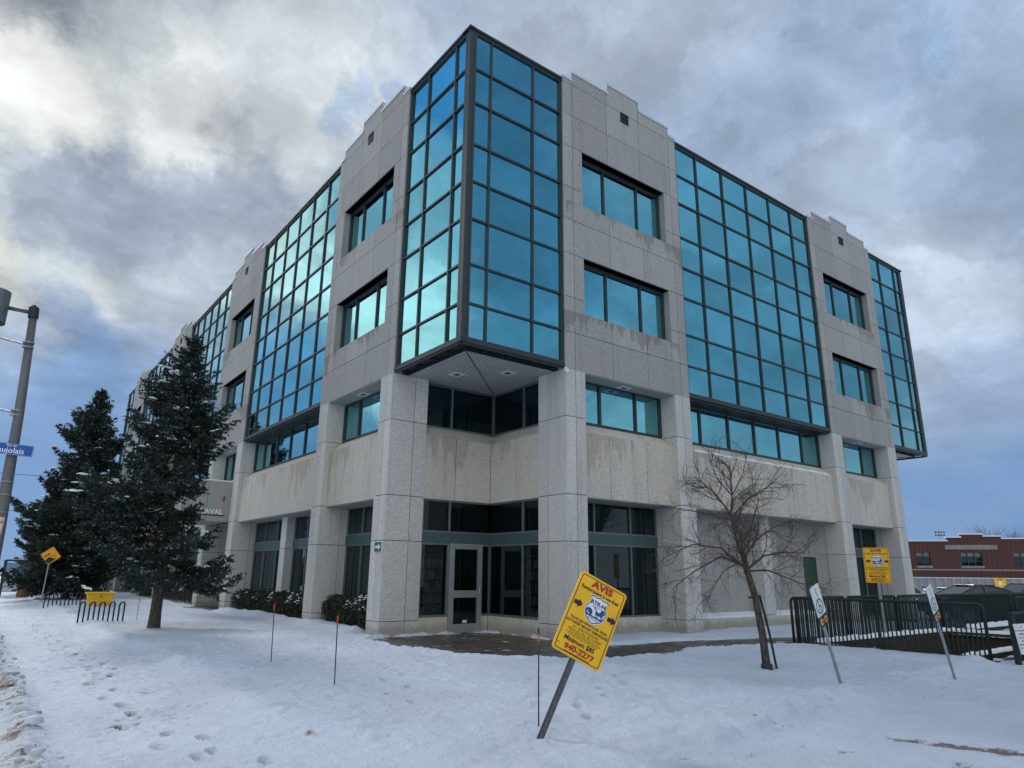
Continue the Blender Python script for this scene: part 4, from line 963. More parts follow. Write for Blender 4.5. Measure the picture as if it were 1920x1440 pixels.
# ------------------------------------------------------------ street lamp, street name sign, banner arms
lp = empty('street_lamp', (-8.48, 6.07, 0), 'tall grey street lamp with a drum lantern at the left edge', 'street lamp')
m = MB(); m.tube([(0, 0, -.1), (-.03, 0, 2.5), (-.10, 0, 5.2), (-.22, 0, 7.72)], [.14, .13, .105, .088], 14); m.build('pole', worn((.15, .152, .158), .5, .3, .15), lp, smooth=True)
m = MB(); m.tube([(-.215, 0, 7.66), (-.235, 0, 7.92)], .115, 12); m.tube([(-.235, 0, 7.92), (-.24, 0, 8.0)], [.115, .03], 12); m.build('pole_cap', frame_dark, lp)
m = MB(); m.tube([(-.235, 0, 7.80), (-.80, -.02, 7.80)], .055, 8); m.build('arm', worn((.15, .152, .158), .5, .3, .15), lp, smooth=True)
m = MB(); m.tube([(-1.07, -.03, 7.36), (-1.07, -.03, 8.15)], .34, 28, cap=False); m.tube([(-1.07, -.03, 8.15), (-1.07, -.03, 8.16)], .34, 28); m.tube([(-1.07, -.03, 7.50), (-1.07, -.03, 7.49)], .33, 28); m.build('lantern', worn((.20, .20, .20), .4, .5, .15), lp, smooth=False)
for zz, nm in ((6.95, 0), (5.25, 0)):
    m = MB(); x_ = -.22 * zz / 7.72; m.tube([(x_, 0, zz), (-1.2, -.02, zz + .12)], .022, 8); m.build('banner_arm', steel_galv, lp)
    m = MB()
    for dz in (-.06, .06): m.tube([(x_ + .0, 0, zz + dz - .015), (x_, 0, zz + dz + .015)], .128, 12)
    m.build('clamp', steel_galv, lp)
for z_ in (1.6, 2.9, 3.6, 3.3):
    m = MB(); m.tube([(-.03 - .01 * z_, 0, z_), (-.03 - .01 * z_, 0, z_ + .02)], .148, 12); m.build('clamp', steel_galv, lp)
sg = empty('street_name_sign', (-8.72, 5.86, 4.36), 'blue street name sign reading Rue de Beaujolais on the lamp pole', 'sign'); sg.rotation_euler = (R_(90), R_(3), R_(-5))
m = MB(); slab(m, rounded(1.12, .27, .03), -.012, .0); so = m.build('sign_plate', blue_sign, sg)
m = MB(); ring_slab(m, rounded(1.10, .25, .025), rounded(1.09, .24, .022), 0, .002); m.build('sign_border', txt_white, sg)
text_obj('lettering', 'Rue de', .07, txt_white, sg, (.12, .085, .003), bold=.001); text_obj('lettering', 'Beaujolais', .175, txt_white, sg, (.04, -.035, .003), bold=.003, sx=1.0)
an = empty('notice_sign', (-8.86, 4.0, 2.32), 'white notice sign with red heading at the left edge beside the lamp pole', 'sign'); an.rotation_euler = (R_(90), R_(2), R_(-5))
m = MB(); m.box(-.36, .36, -.40, .38, -.012, 0); m.build('sign_plate', worn((.62, .58, .55), .5, 0, .06), an)
m = MB(); ring_slab(m, rounded(.70, .76, .01), rounded(.685, .745, .01), 0, .002); m.build('sign_border', txt_red, an)
text_obj('lettering', 'ATTENTION', .12, material('print_orange', (.5, .06, .02), .5), an, (.0, .28, .003), bold=.002)
for i, s in enumerate(('VOIE', 'PRIORITAIRE', 'À ATTENTION', 'SERVIT', 'DE', 'MARKT', 'IN')): text_obj('lettering', s, .075, txt_blue, an, (.12, .16 - i * .083, .003), bold=.001)
m = MB(); m.tube([(0, -2.4, -.03), (0, .3, -.03)], .025, 6); m.build('post', steel_galv, an)

# winding-road style warning sign
ws = empty('warning_sign', (-5.78, 28.84, 0), 'yellow diamond warning sign with a black curved arrow in front of the spruces', 'sign')
m = MB(); m.tube([(0, 0, -.1), (.06, 0, 2.50)], .03, 8); m.build('post', steel_galv, ws)
def planar(name, mat, parent, polys, M4, z0, z1):
    m = MB()
    for pl in polys: slab(m, pl, z0, z1)
    m.v = [tuple(M4 @ Vector(v)) for v in m.v]; return m.build(name, mat, parent)
M4 = Matrix.Translation((.06, -.05, 2.30)) @ Matrix.Scale(.86, 4) @ Matrix.Rotation(R_(-4), 4, 'Z') @ Matrix.Rotation(R_(90), 4, 'X') @ Matrix.Rotation(R_(45 - 6), 4, 'Z')
M5 = Matrix.Translation((.06, -.05, 2.30)) @ Matrix.Scale(.86, 4) @ Matrix.Rotation(R_(-4), 4, 'Z') @ Matrix.Rotation(R_(90), 4, 'X')
planar('sign_plate', yellow_road, ws, [rounded(.76, .76, .05)], M4, -.01, 0)
m = MB(); ring_slab(m, rounded(.73, .73, .045), rounded(.715, .715, .04), 0, .003); m.v = [tuple(M4 @ Vector(v)) for v in m.v]; m.build('sign_border', txt_black, ws)
arc = [(-.30 + .17 * (1 - math.cos(a)), -.10 + .17 * math.sin(a)) for a in np.linspace(0, 1.5, 7)]; arc2 = [(x + .045, y - .035) for x, y in arc[::-1]]
planar('arrow', txt_black, ws, [arc + arc2, [(-.15, .02), (-.02, .09), (-.12, .15)], [(-.10, -.44), (-.24, -.30), (-.14, -.13), (.0, -.08), (.10, -.14), (.30, -.14), (.10, -.33), (-.02, -.44)]], M5, .0, .004)
planar('curve_marks', txt_black, ws, [[(.02 + .1 * i, .0 - .02 * i), (.08 + .1 * i, .01), (.08 + .1 * i, .025), (.02 + .1 * i, .015)] for i in range(3)] + [[(.02 + .05 * i, -.06 + .06 * i), (.05 + .05 * i, -.04 + .06 * i), (.04 + .05 * i, -.02 + .06 * i), (.01 + .05 * i, -.04 + .06 * i)] for i in range(3)], M5, 0, .004)

# ------------------------------------------------------------ bicycle racks, grit box, litter bin, shelter
def bike_rack(a, b, lab, n, h=.62):
    a, b = Vector(a), Vector(b); e = empty('bicycle_rack', a, lab, 'bicycle rack', 'dark steel wave bicycle racks'); d = b - a; s = d.length / n; d.normalize(); m = MB()
    side = Vector((-d.y, d.x, 0)); 
    for i in range(n // 2):
        c = s * (2 * i + .5); r = s / 2; pts = [d * (c - r) + side * .0 + Vector((0, 0, -.1))]
        pts += [d * (c - r * math.cos(t)) + side * (.04 * math.sin(t)) + Vector((0, 0, h - r + r * 1.3 * math.sin(t))) for t in np.linspace(0, math.pi, 9)] + [d * (c + r) + Vector((0, 0, -.1))]
        q = MB(); q.tube(pts, .026, 8); q.build('loop', black_paint, e, smooth=True)
    m.tube([Vector((0, 0, -.05)), d * (s * n) + Vector((0, 0, -.05))], .03, 6); m.build('base_bar', black_paint, e)
bike_rack((-5.86, 12.95, 0), (-4.55, 12.25, 0), 'dark steel bicycle rack left of the near spruce trunk', 10)
bike_rack((-6.05, 23.4, 0), (-4.35, 25.2, 0), 'dark steel bicycle rack farther back beside the warning sign', 10, .58)
gb_ = empty('grit_box', (-3.95, 23.4, 0), 'yellow grit box with sloping sides standing behind the nearer bicycle rack', 'grit box')
m = MB(); m.add([(-.50, -.22, .12), (.50, -.22, .12), (.50, .3, .12), (-.50, .3, .12), (-.62, -.36, .62), (.62, -.36, .62), (.62, .4, .62), (-.62, .4, .62)], [(0, 3, 2, 1), (4, 5, 6, 7), (0, 1, 5, 4), (1, 2, 6, 5), (2, 3, 7, 6), (3, 0, 4, 7)]); m.build('bin_body', yellow_m, gb_, bevel=.03)
m = MB(); m.box(-.68, .68, -.42, .46, .621, .70); m.build('lid', yellow_m, gb_, bevel=.02)
m = MB(); m.box(-.45, -.28, -.2, .28, -.05, .13); m.box(.28, .45, -.2, .28, -.05, .13); m.build('foot', yellow_m, gb_)
gb_.scale = (.86, .86, .95)
text_obj('lettering', 'SEL', .10, txt_black, gb_, (0, -.372, .50), rot=(R_(80), 0, 0), bold=.002)
lbn = empty('litter_bin', (-6.08, 38.2, 0), 'orange brown slatted wooden litter bin beside the bus shelter', 'litter bin')
for i in range(16):
    a = 2 * math.pi * i / 16; m = MB(); c, s_ = math.cos(a), math.sin(a); m.add([(c * .33 - s_ * w - c * t, s_ * .33 + c * w - s_ * t, z_) for z_ in (0, .82) for w, t in ((-.055, 0), (.055, 0), (.055, .03), (-.055, .03))], [(0, 3, 2, 1), (4, 5, 6, 7), (0, 1, 5, 4), (1, 2, 6, 5), (2, 3, 7, 6), (3, 0, 4, 7)]); m.build('slat', wood_bin, lbn)
m = MB(); m.tube([(0, 0, .02), (0, 0, .80)], .29, 12); m.tube([(0, 0, .82), (0, 0, .87)], .36, 16); m.build('liner', black_paint, lbn)
sh_ = empty('bus_shelter', (-6.5, 39.8, 0), 'glass bus shelter with a dark frame behind the litter bin', 'bus shelter')
glassy = material('shelter_glass', (.10, .15, .16), .1, 0, None, Alpha=.45, IOR=1.45)
for (a, b, c, d) in ((-.6, .9, 0, .02), (-.6, -.58, .02, 3.2), (.88, .9, .02, 3.2)):
    m = MB(); m.box(a + .03, b - .0, c, d, .25, 2.0); m.build('glass_panel', glassy, sh_)
for (a, c) in ((-.62, 0), (.9, 0), (-.62, 3.2), (.9, 3.2), (-.62, 1.6)):
    m = MB(); m.box(a - .03, a + .03, c - .03, c + .03, -.05, 2.1); m.build('post', frame_m, sh_)
m = MB(); m.box(-.68, .95, -.1, 3.35, 2.10, 2.18); rfo = m.build('roof', frame_dark, sh_); m = MB(); m.box(-.66, .93, -.05, 3.3, 2.181, 2.22); m.build('snow_cap', snowcap_m, rfo)

# ------------------------------------------------------------ conifers
def tri_mesh(name, verts, tris, mat, parent, smooth=False):
    me = bpy.data.meshes.new(name); n = len(tris)
    me.vertices.add(len(verts)); me.vertices.foreach_set('co', verts.astype(np.float32).ravel()); k = tris.shape[1]
    me.loops.add(n * k); me.loops.foreach_set('vertex_index', tris.astype(np.int32).ravel()); me.polygons.add(n)
    me.polygons.foreach_set('loop_start', np.arange(0, n * k, k, dtype=np.int32)); me.polygons.foreach_set('loop_total', np.full(n, k, np.int32))
    if smooth: me.polygons.foreach_set('use_smooth', [True] * n)
    me.update(calc_edges=True); me.materials.append(mat); o = bpy.data.objects.new(name, me); COL.objects.link(o); o.parent = parent; return o
def spruce(loc, H, Rm, z0, lab, seed, nb=1.0, tuft=1.0, per=9, snowp=.10, trunk_r=.17, lean=(0, 0), group='dark spruces along the left facade', thin=None):
    rg = np.random.default_rng(seed); e = empty('spruce_tree', loc, lab, 'tree', group)
    m = MB(); m.tube([(lean[0] * t, lean[1] * t, -.1 + (H + .05) * t) for t in (0, .02, .06, .3, .6, .85, 1)], [trunk_r * 1.45, trunk_r * 1.15, trunk_r, trunk_r * .8, trunk_r * .5, trunk_r * .22, .012], 12); m.build('trunk', bark_m, e, smooth=True)
    segs = []; snow = []; bm_ = MB()
    z = z0
    while z < H - .12:
        t = (z - z0) / (H - z0); prof = (1 - t) ** .80 * (1 - .32 * math.exp(-t * 10)) * (1 + .16 * math.sin(t * 17 + seed))
        nbr = int(rg.integers(5, 8) * nb) if t < .9 else 5
        for i in range(nbr):
            a = rg.uniform(0, 2 * math.pi); L_ = max(.10, Rm * prof * rg.uniform(.50, 1.18)); up = -.22 + .75 * t ** 1.2 + rg.uniform(-.10, .10)
            if thin and abs((a - thin[0] + math.pi) % (2 * math.pi) - math.pi) < .75 and thin[1] < z < thin[2]: L_ = min(L_, .7)
            n = max(4, int(L_ / .16)); d = np.array([math.cos(a), math.sin(a)]); zz = z + rg.uniform(-.10, .10)
            s = np.linspace(0, 1, n); cx = lean[0] * z / H; cy = lean[1] * z / H
            px = cx + d[0] * s * L_; py = cy + d[1] * s * L_; pz = zz + L_ * (up * s - .16 * np.sin(s * math.pi) * (1 - t) + .20 * s ** 3)
            P_ = np.stack([px, py, pz], -1)
            if L_ > .5: bm_.tube([tuple(p) for p in P_[::2]] if n > 5 else [tuple(P_[0]), tuple(P_[-1])], [max(.006, .030 * (1 - k / max(1, len(P_[::2]) - 1)) * min(1, L_ / 2)) for k in range(len(P_[::2]))] if n > 5 else [.012, .005], 4, cap=False)
            # side sprays in a drooping fan
            start = .22 if t < .5 else .08
            step_n = max(4, int(L_ * 9.0))
            for k in range(step_n):
                u = start + (1 - start) * (k + rg.uniform(0, 1)) / step_n; j = min(n - 2, int(u * (n - 1))); f = u * (n - 1) - j; q = P_[j] * (1 - f) + P_[j + 1] * f
                tl = L_ * .40 * (1.12 - u) * rg.uniform(.6, 1.2) + .10
                for sgn in (-1, 1):
                    an_ = a + sgn * rg.uniform(.55, 1.15); dr_ = np.array([math.cos(an_), math.sin(an_), rg.uniform(-.38, .12)]); segs.append((q, q + dr_ * tl))
            segs.append((P_[-1], P_[-1] + np.array([d[0], d[1], .25]) * .16)); segs.append((P_[n // 2], P_[-1]))
            if rg.uniform() < snowp and L_ > .5:
                u0 = rg.uniform(.55, .82); k0 = int(u0 * (n - 1)); q = P_[k0:] + np.array([0, 0, .03])
                if len(q) >= 2: snow.append((q, a, L_))
        z += rg.uniform(.18, .32) * (.75 + .35 * (1 - t))
    segs.append((np.array([lean[0], lean[1], H - .3]), np.array([lean[0], lean[1], H + .12])))
    bm_.build('branches', twig_m, e)
    A = np.array([s[0] for s in segs]); B = np.array([s[1] for s in segs]); Ls = np.linalg.norm(B - A, axis=1); cnt = np.maximum(3, (Ls / .045 * per / 9 * 2.6).astype(int))
    idx = np.repeat(np.arange(len(segs)), cnt); N = len(idx); u = rg.uniform(0, 1, N)[:, None]; base = A[idx] * (1 - u) + B[idx] * u
    dn = (B - A)[idx] / np.maximum(Ls[idx], 1e-4)[:, None]; rnd = rg.normal(0, 1, (N, 3)); rnd /= np.linalg.norm(rnd, axis=1)[:, None]
    nd = dn * .75 + rnd * .85; nd[:, 2] += rg.uniform(-.18, .05, N); nd /= np.linalg.norm(nd, axis=1)[:, None]
    ln = rg.uniform(.06, .13, N)[:, None] * tuft; sd_ = np.cross(nd, rg.normal(0, 1, (N, 3))); sd_ /= np.maximum(np.linalg.norm(sd_, axis=1), 1e-5)[:, None]; wd = rg.uniform(.014, .030, N)[:, None] * tuft
    V = np.stack([base - sd_ * wd, base + sd_ * wd, base + nd * ln], 1).reshape(-1, 3); Tt = np.arange(N * 3).reshape(-1, 3)
    tri_mesh('crown', V, Tt, needle_m, e)
    # bare brown twigs towards the trunk
    n2 = int(len(segs) * 2.2); ii = rg.integers(0, len(segs), n2); b2 = A[ii] * rg.uniform(.1, .8, n2)[:, None]; b2[:, 2] = A[ii][:, 2] - rg.uniform(0, .1, n2)
    dd = rg.normal(0, 1, (n2, 3)); dd /= np.linalg.norm(dd, axis=1)[:, None]; ss = np.cross(dd, rg.normal(0, 1, (n2, 3))); ss /= np.linalg.norm(ss, axis=1)[:, None]
    V2 = np.stack([b2 - ss * .005, b2 + ss * .005, b2 + dd * rg.uniform(.12, .34, n2)[:, None]], 1).reshape(-1, 3); tri_mesh('inner_twigs', V2, np.arange(n2 * 3).reshape(-1, 3), twig_m, e)
    if snow:
        sv = []; sf = []; o = 0
        for q, a, L_ in snow:
            side = np.array([-math.sin(a), math.cos(a), 0]); out = np.array([math.cos(a), math.sin(a), 0]); c0 = q[rg.integers(0, len(q))]
            for _ in range(int(rg.integers(2, 7))):
                c = c0 + side * rg.normal(0, .13) * min(1.6, L_ / 1.5) + out * rg.normal(0, .12) + np.array([0, 0, rg.uniform(.0, .05)]); rx, ry, rh = rg.uniform(.05, .15) * tuft, rg.uniform(.04, .09) * tuft, rg.uniform(.025, .05) * tuft; c[2] -= abs(rg.normal(0, .02))
                for lv, zz in ((1, -.01), (.72, .6), (.3, .95)):
                    for t_ in range(7):
                        an = 2 * math.pi * t_ / 7; k_ = lv * rg.uniform(.75, 1.25); sv.append(c + out * math.cos(an) * rx * k_ + side * math.sin(an) * ry * k_ + np.array([0, 0, zz * rh]))
                for lv in range(2):
                    for t_ in range(7): sf.append((o + lv * 7 + t_, o + lv * 7 + (t_ + 1) % 7, o + (lv + 1) * 7 + (t_ + 1) % 7, o + (lv + 1) * 7 + t_))
                sf.append((o + 14, o + 15, o + 16, o + 17)); sf.append((o + 14, o + 17, o + 18, o + 20)); o += 21
        tri_mesh('snow_patches', np.array(sv), np.array(sf), snowcap_m, e, smooth=True)['kind'] = 'stuff'
    return e, len(V) // 3
s1 = spruce((-4.36, 9.13, 0), 8.95, 2.75, 1.75, 'near spruce with a bare lower trunk standing in the snow left of the corner', 3, 1.22, 1.08, 9, .34, .155, (0, 0), 'dark spruces along the left facade', (-.12, 2.5, 4.3))
s2 = spruce((-4.31, 33.5, 0), 12.2, 3.7, 1.2, 'second spruce behind the farther bicycle rack, standing left of the near spruce', 8, 1.0, 1.7, 6, .30, .24)
s3 = spruce((-1.3, 46.0, 0), 9.5, 2.6, 1.6, 'far spruce whose trunk shows between the two front spruces', 15, .8, 2.3, 5, .08, .24)
s4 = spruce((-4.7, 47.5, 0), 8.0, 2.4, 1.5, 'far spruce standing directly behind the bus shelter', 21, .8, 2.3, 5, .10, .2)
print('needles', s1[1], s2[1], s3[1])

# ------------------------------------------------------------ bare trees
def grow(m, p, d, L_, r, lvl, rg, maxl, spread=.55, upb=.12, segn=4, kink=.16, ratio=.68):
    pts = [p]; q = p.copy(); dd = d.copy()
    for i in range(segn):
        dd = (dd + Vector((rg.gauss(0, kink), rg.gauss(0, kink), rg.gauss(0, kink) + upb * .35))).normalized(); q = q + dd * (L_ / segn); pts.append(q.copy())
    rr = [r * (1 - .42 * i / segn) for i in range(segn + 1)]; m.tube(pts, rr, 8 if lvl == 0 else (5 if lvl < 3 else 3), cap=lvl >= maxl)
    if lvl >= maxl: return
    for k in range(segn if lvl else segn - 1):
        kk = k + 1
        nsub = 1 if lvl < 2 else (2 if rg.random() < .65 else 1)
        for _ in range(nsub):
            ax = Vector((rg.gauss(0, 1), rg.gauss(0, 1), rg.gauss(0, 1))).cross(dd).normalized(); nd = (dd + ax * rg.uniform(spread * .7, spread * 1.5)).normalized(); nd.z += upb; nd.normalize()
            grow(m, pts[kk].copy(), nd, L_ * ratio * rg.uniform(.7, 1.1), rr[kk] * .62, lvl + 1, rg, maxl, spread, upb, max(3, segn - (lvl > 1)), kink, ratio)
def bare_tree(loc, lab, seed, H, r, maxl=4, group=None, limbs=None, mat=None, upb=.15, spread=.6):
    rg = random.Random(seed); e = empty('bare_tree', loc, lab, 'tree', group); m = MB()
    th = H * .33; m.tube([(0, 0, -.1), (0, 0, .05), (.0, 0, th * .5), (.03, .02, th)], [r * 1.4, r * 1.1, r, r * .85], 10); m.build('trunk', bark_m if mat is None else mat, e, smooth=True)
    m = MB()
    for i in range(limbs or 6):
        a = 2 * math.pi * i / (limbs or 6) + rg.uniform(-.4, .4); tilt = rg.uniform(.3, .9); grow(m, Vector((.03, .02, th * rg.uniform(.8, 1))), Vector((math.cos(a) * tilt, math.sin(a) * tilt, 1)).normalized(), H * .34, r * .6, 1, rg, maxl, spread, upb)
    m.build('crown', twig_m if mat is None else mat, e); return e
# the young staked tree beside the signs: limbs laid out after the photograph's branching
yt = empty('young_tree', (2.95, -6.07, 0), 'small leafless tree with a spreading crown, tied to a black stake', 'tree')
Rr = Vector((.795, -.607, 0)); Uu = Vector((0, 0, 1)); Ff = Vector((.607, .795, 0)); rg = random.Random(42)
def PT(a, b, c=0): return Rr * a + Uu * b + Ff * c
m = MB(); m.tube([PT(.02, -.1), PT(.01, .02), PT(-.02, .6), PT(-.10, 1.3), PT(-.24, 1.85)], [.11, .078, .068, .062, .058], 12); m.build('trunk', bark_m, yt, smooth=True)
m = MB()
FORK = PT(-.24, 1.82)
mains = [ # polylines of the limbs (right, up, away)
 ([(-.24, 1.82), (-.34, 2.3, .05), (-.42, 2.75, .1), (-.36, 3.2, .1), (-.38, 3.75, .05)], .045), ([(-.20, 1.85), (-.32, 2.35, -.08), (-.50, 2.85, -.1), (-.78, 3.2, -.15), (-1.15, 3.5, -.2)], .038),
 ([(-.24, 1.80), (-.65, 2.18, .1), (-1.15, 2.25, .2), (-1.6, 2.05, .3)], .034), ([(-.26, 1.86), (-.75, 2.02, -.25), (-1.30, 1.75, -.4), (-1.75, 1.45, -.55)], .030),
 ([(-.20, 1.80), (.15, 2.05, .05), (.6, 2.12, .1), (.98, 2.1, .15)], .032), ([(-.22, 1.76), (.10, 1.78, -.2), (.45, 1.62, -.35), (.85, 1.45, -.45)], .026), ([(-.25, 2.0), (.05, 2.35, .1), (.45, 2.6, .2), (.85, 2.75, .25)], .030),
 ([(-.40, 2.75, .1), (-.1, 3.1, .05), (.25, 3.3, 0), (.5, 3.5, 0)], .026), ([(-.42, 2.7, 0), (-.9, 2.85, .2), (-1.35, 2.95, .35)], .024), ([(-.25, 1.9), (-.2, 2.2, .5), (-.1, 2.5, .95), (0, 2.8, 1.25)], .03), ([(-.25, 1.9), (-.3, 2.2, -.45), (-.35, 2.6, -.9), (-.3, 3.0, -1.2)], .03),
 ([(-.3, 1.95), (-.7, 1.75, -.1), (-.95, 1.4, -.15), (-1.1, 1.15, -.2)], .018), ([(-.38, 3.2, .1), (-.6, 3.5, .15), (-.75, 3.85, .1)], .02), ([(-.36, 3.2, .05), (-.15, 3.6, 0), (-.05, 3.95, 0)], .018)]
for pl, r0 in mains:
    pts = [PT(*p) for p in pl]; n = len(pts); m.tube(pts, [r0 * .72 * (1 - .68 * i / (n - 1)) for i in range(n)], 7)
    for i in range(n - 1):
        for k in range(4):
            t = rg.uniform(.15, 1); p = pts[i].lerp(pts[i + 1], t); d = (pts[i + 1] - pts[i]).normalized(); ax = Vector((rg.gauss(0, 1), rg.gauss(0, 1), rg.gauss(0, 1))).cross(d).normalized(); nd = (d * .9 + ax * rg.uniform(.5, 1.1)).normalized()
            grow(m, p, nd, rg.uniform(.34, .62), r0 * .24, 2, rg, 4, .66, .04, 4, .24, .62)
m.build('crown', twig_m, yt)
m = MB(); m.tube([PT(.20, -.1, -.02), PT(.10, .7), PT(-.02, 1.33)], .022, 6); m.build('stake', black_paint, yt); m = MB(); m.tube([PT(-.02, 1.30, .03), PT(-.22, 1.28, .03)], .018, 6); m.build('tie', black_paint, yt)
m = MB(); m.tube([PT(.01, -.02), PT(.01, .13)], [.115, .10], 12); m.build('trunk_guard', frame_dark, yt)

# ------------------------------------------------------------ hedges
def hedge(x0, x1, y0, y1, h, lab, seed, n):
    rg = np.random.default_rng(seed); e = empty('hedge', ((x0 + x1) / 2, (y0 + y1) / 2, 0), lab, 'hedge', 'clipped dark hedges at the foot of the left facade')
    cx, cy = (x0 + x1) / 2, (y0 + y1) / 2; N = n
    x = rg.uniform(x0, x1, N); y = rg.uniform(y0, y1, N); lump = .82 + .26 * fbm(x * 1.7, y * 1.7, 3, seed); u = rg.uniform(0, 1, N) ** .45; z = h * lump * u
    edge = np.minimum(np.minimum(x - x0, x1 - x), np.minimum(y - y0, y1 - y)); z = z * np.clip(.72 + edge * 1.6, .6, 1)
    base = np.stack([x - cx, y - cy, z], -1); d = rg.normal(0, 1, (N, 3)); d[:, 2] = np.abs(d[:, 2]) * .8; d /= np.linalg.norm(d, axis=1)[:, None]
    s = np.cross(d, rg.normal(0, 1, (N, 3))); s /= np.linalg.norm(s, axis=1)[:, None]; L_ = rg.uniform(.05, .09, N)[:, None]; w = rg.uniform(.014, .028, N)[:, None]
    V = np.stack([base, base + d * L_ * .5 + s * w, base + d * L_, base + d * L_ * .5 - s * w], 1).reshape(-1, 3); tri_mesh('foliage', V, np.arange(N * 4).reshape(-1, 4), leaf_m, e)
    m = MB()
    for i in range(int((y1 - y0) * 9)):
        a, b = rg.uniform(x0, x1) - cx, rg.uniform(y0, y1) - cy; m.tube([(a, b, -.05), (a + rg.normal(0, .08), b + rg.normal(0, .08), h * .85)], [.012, .005], 4)
    m.build('stems', twig_m, e)
    k = n // 26; top = rg.permutation(np.where(z > h * .60)[0])[:k]; clump = fbm(x[top] * 2.5, y[top] * 2.5, 3, seed + 5) > .47; top = top[clump]
    sv = []; sf = []; o = 0
    for i in top:
        r = rg.uniform(.025, .075); c = base[i] + np.array([0, 0, .03])
        ring = [c + np.array([math.cos(a) * r * rg.uniform(.7, 1.3), math.sin(a) * r * rg.uniform(.7, 1.3), -.012]) for a in np.linspace(0, 5.2, 6)]; sv += ring + [c + np.array([0, 0, r * .45])]; sf += [(o + j, o + (j + 1) % 6, o + 6) for j in range(6)]; o += 7
    tri_mesh('snow_patches', np.array(sv), np.array(sf), snowcap_m, e, smooth=True)['kind'] = 'stuff'
hedge(.25, .92, 4.7, 8.1, .98, 'dark clipped hedge with little snow between the corner column and the next column', 31, 15000)
hedge(.2, .92, 9.1, 17.8, .92, 'long snow flecked hedge under the wide ground floor windows', 32, 26000)
hedge(-.1, .9, 23.6, 32.2, .95, 'snowy hedge behind the near spruce trunk, beyond the library entrance', 33, 12000)
hedge(-.1, .9, 33.2, 38.5, .9, 'farthest dark hedge along the left facade', 34, 7000)

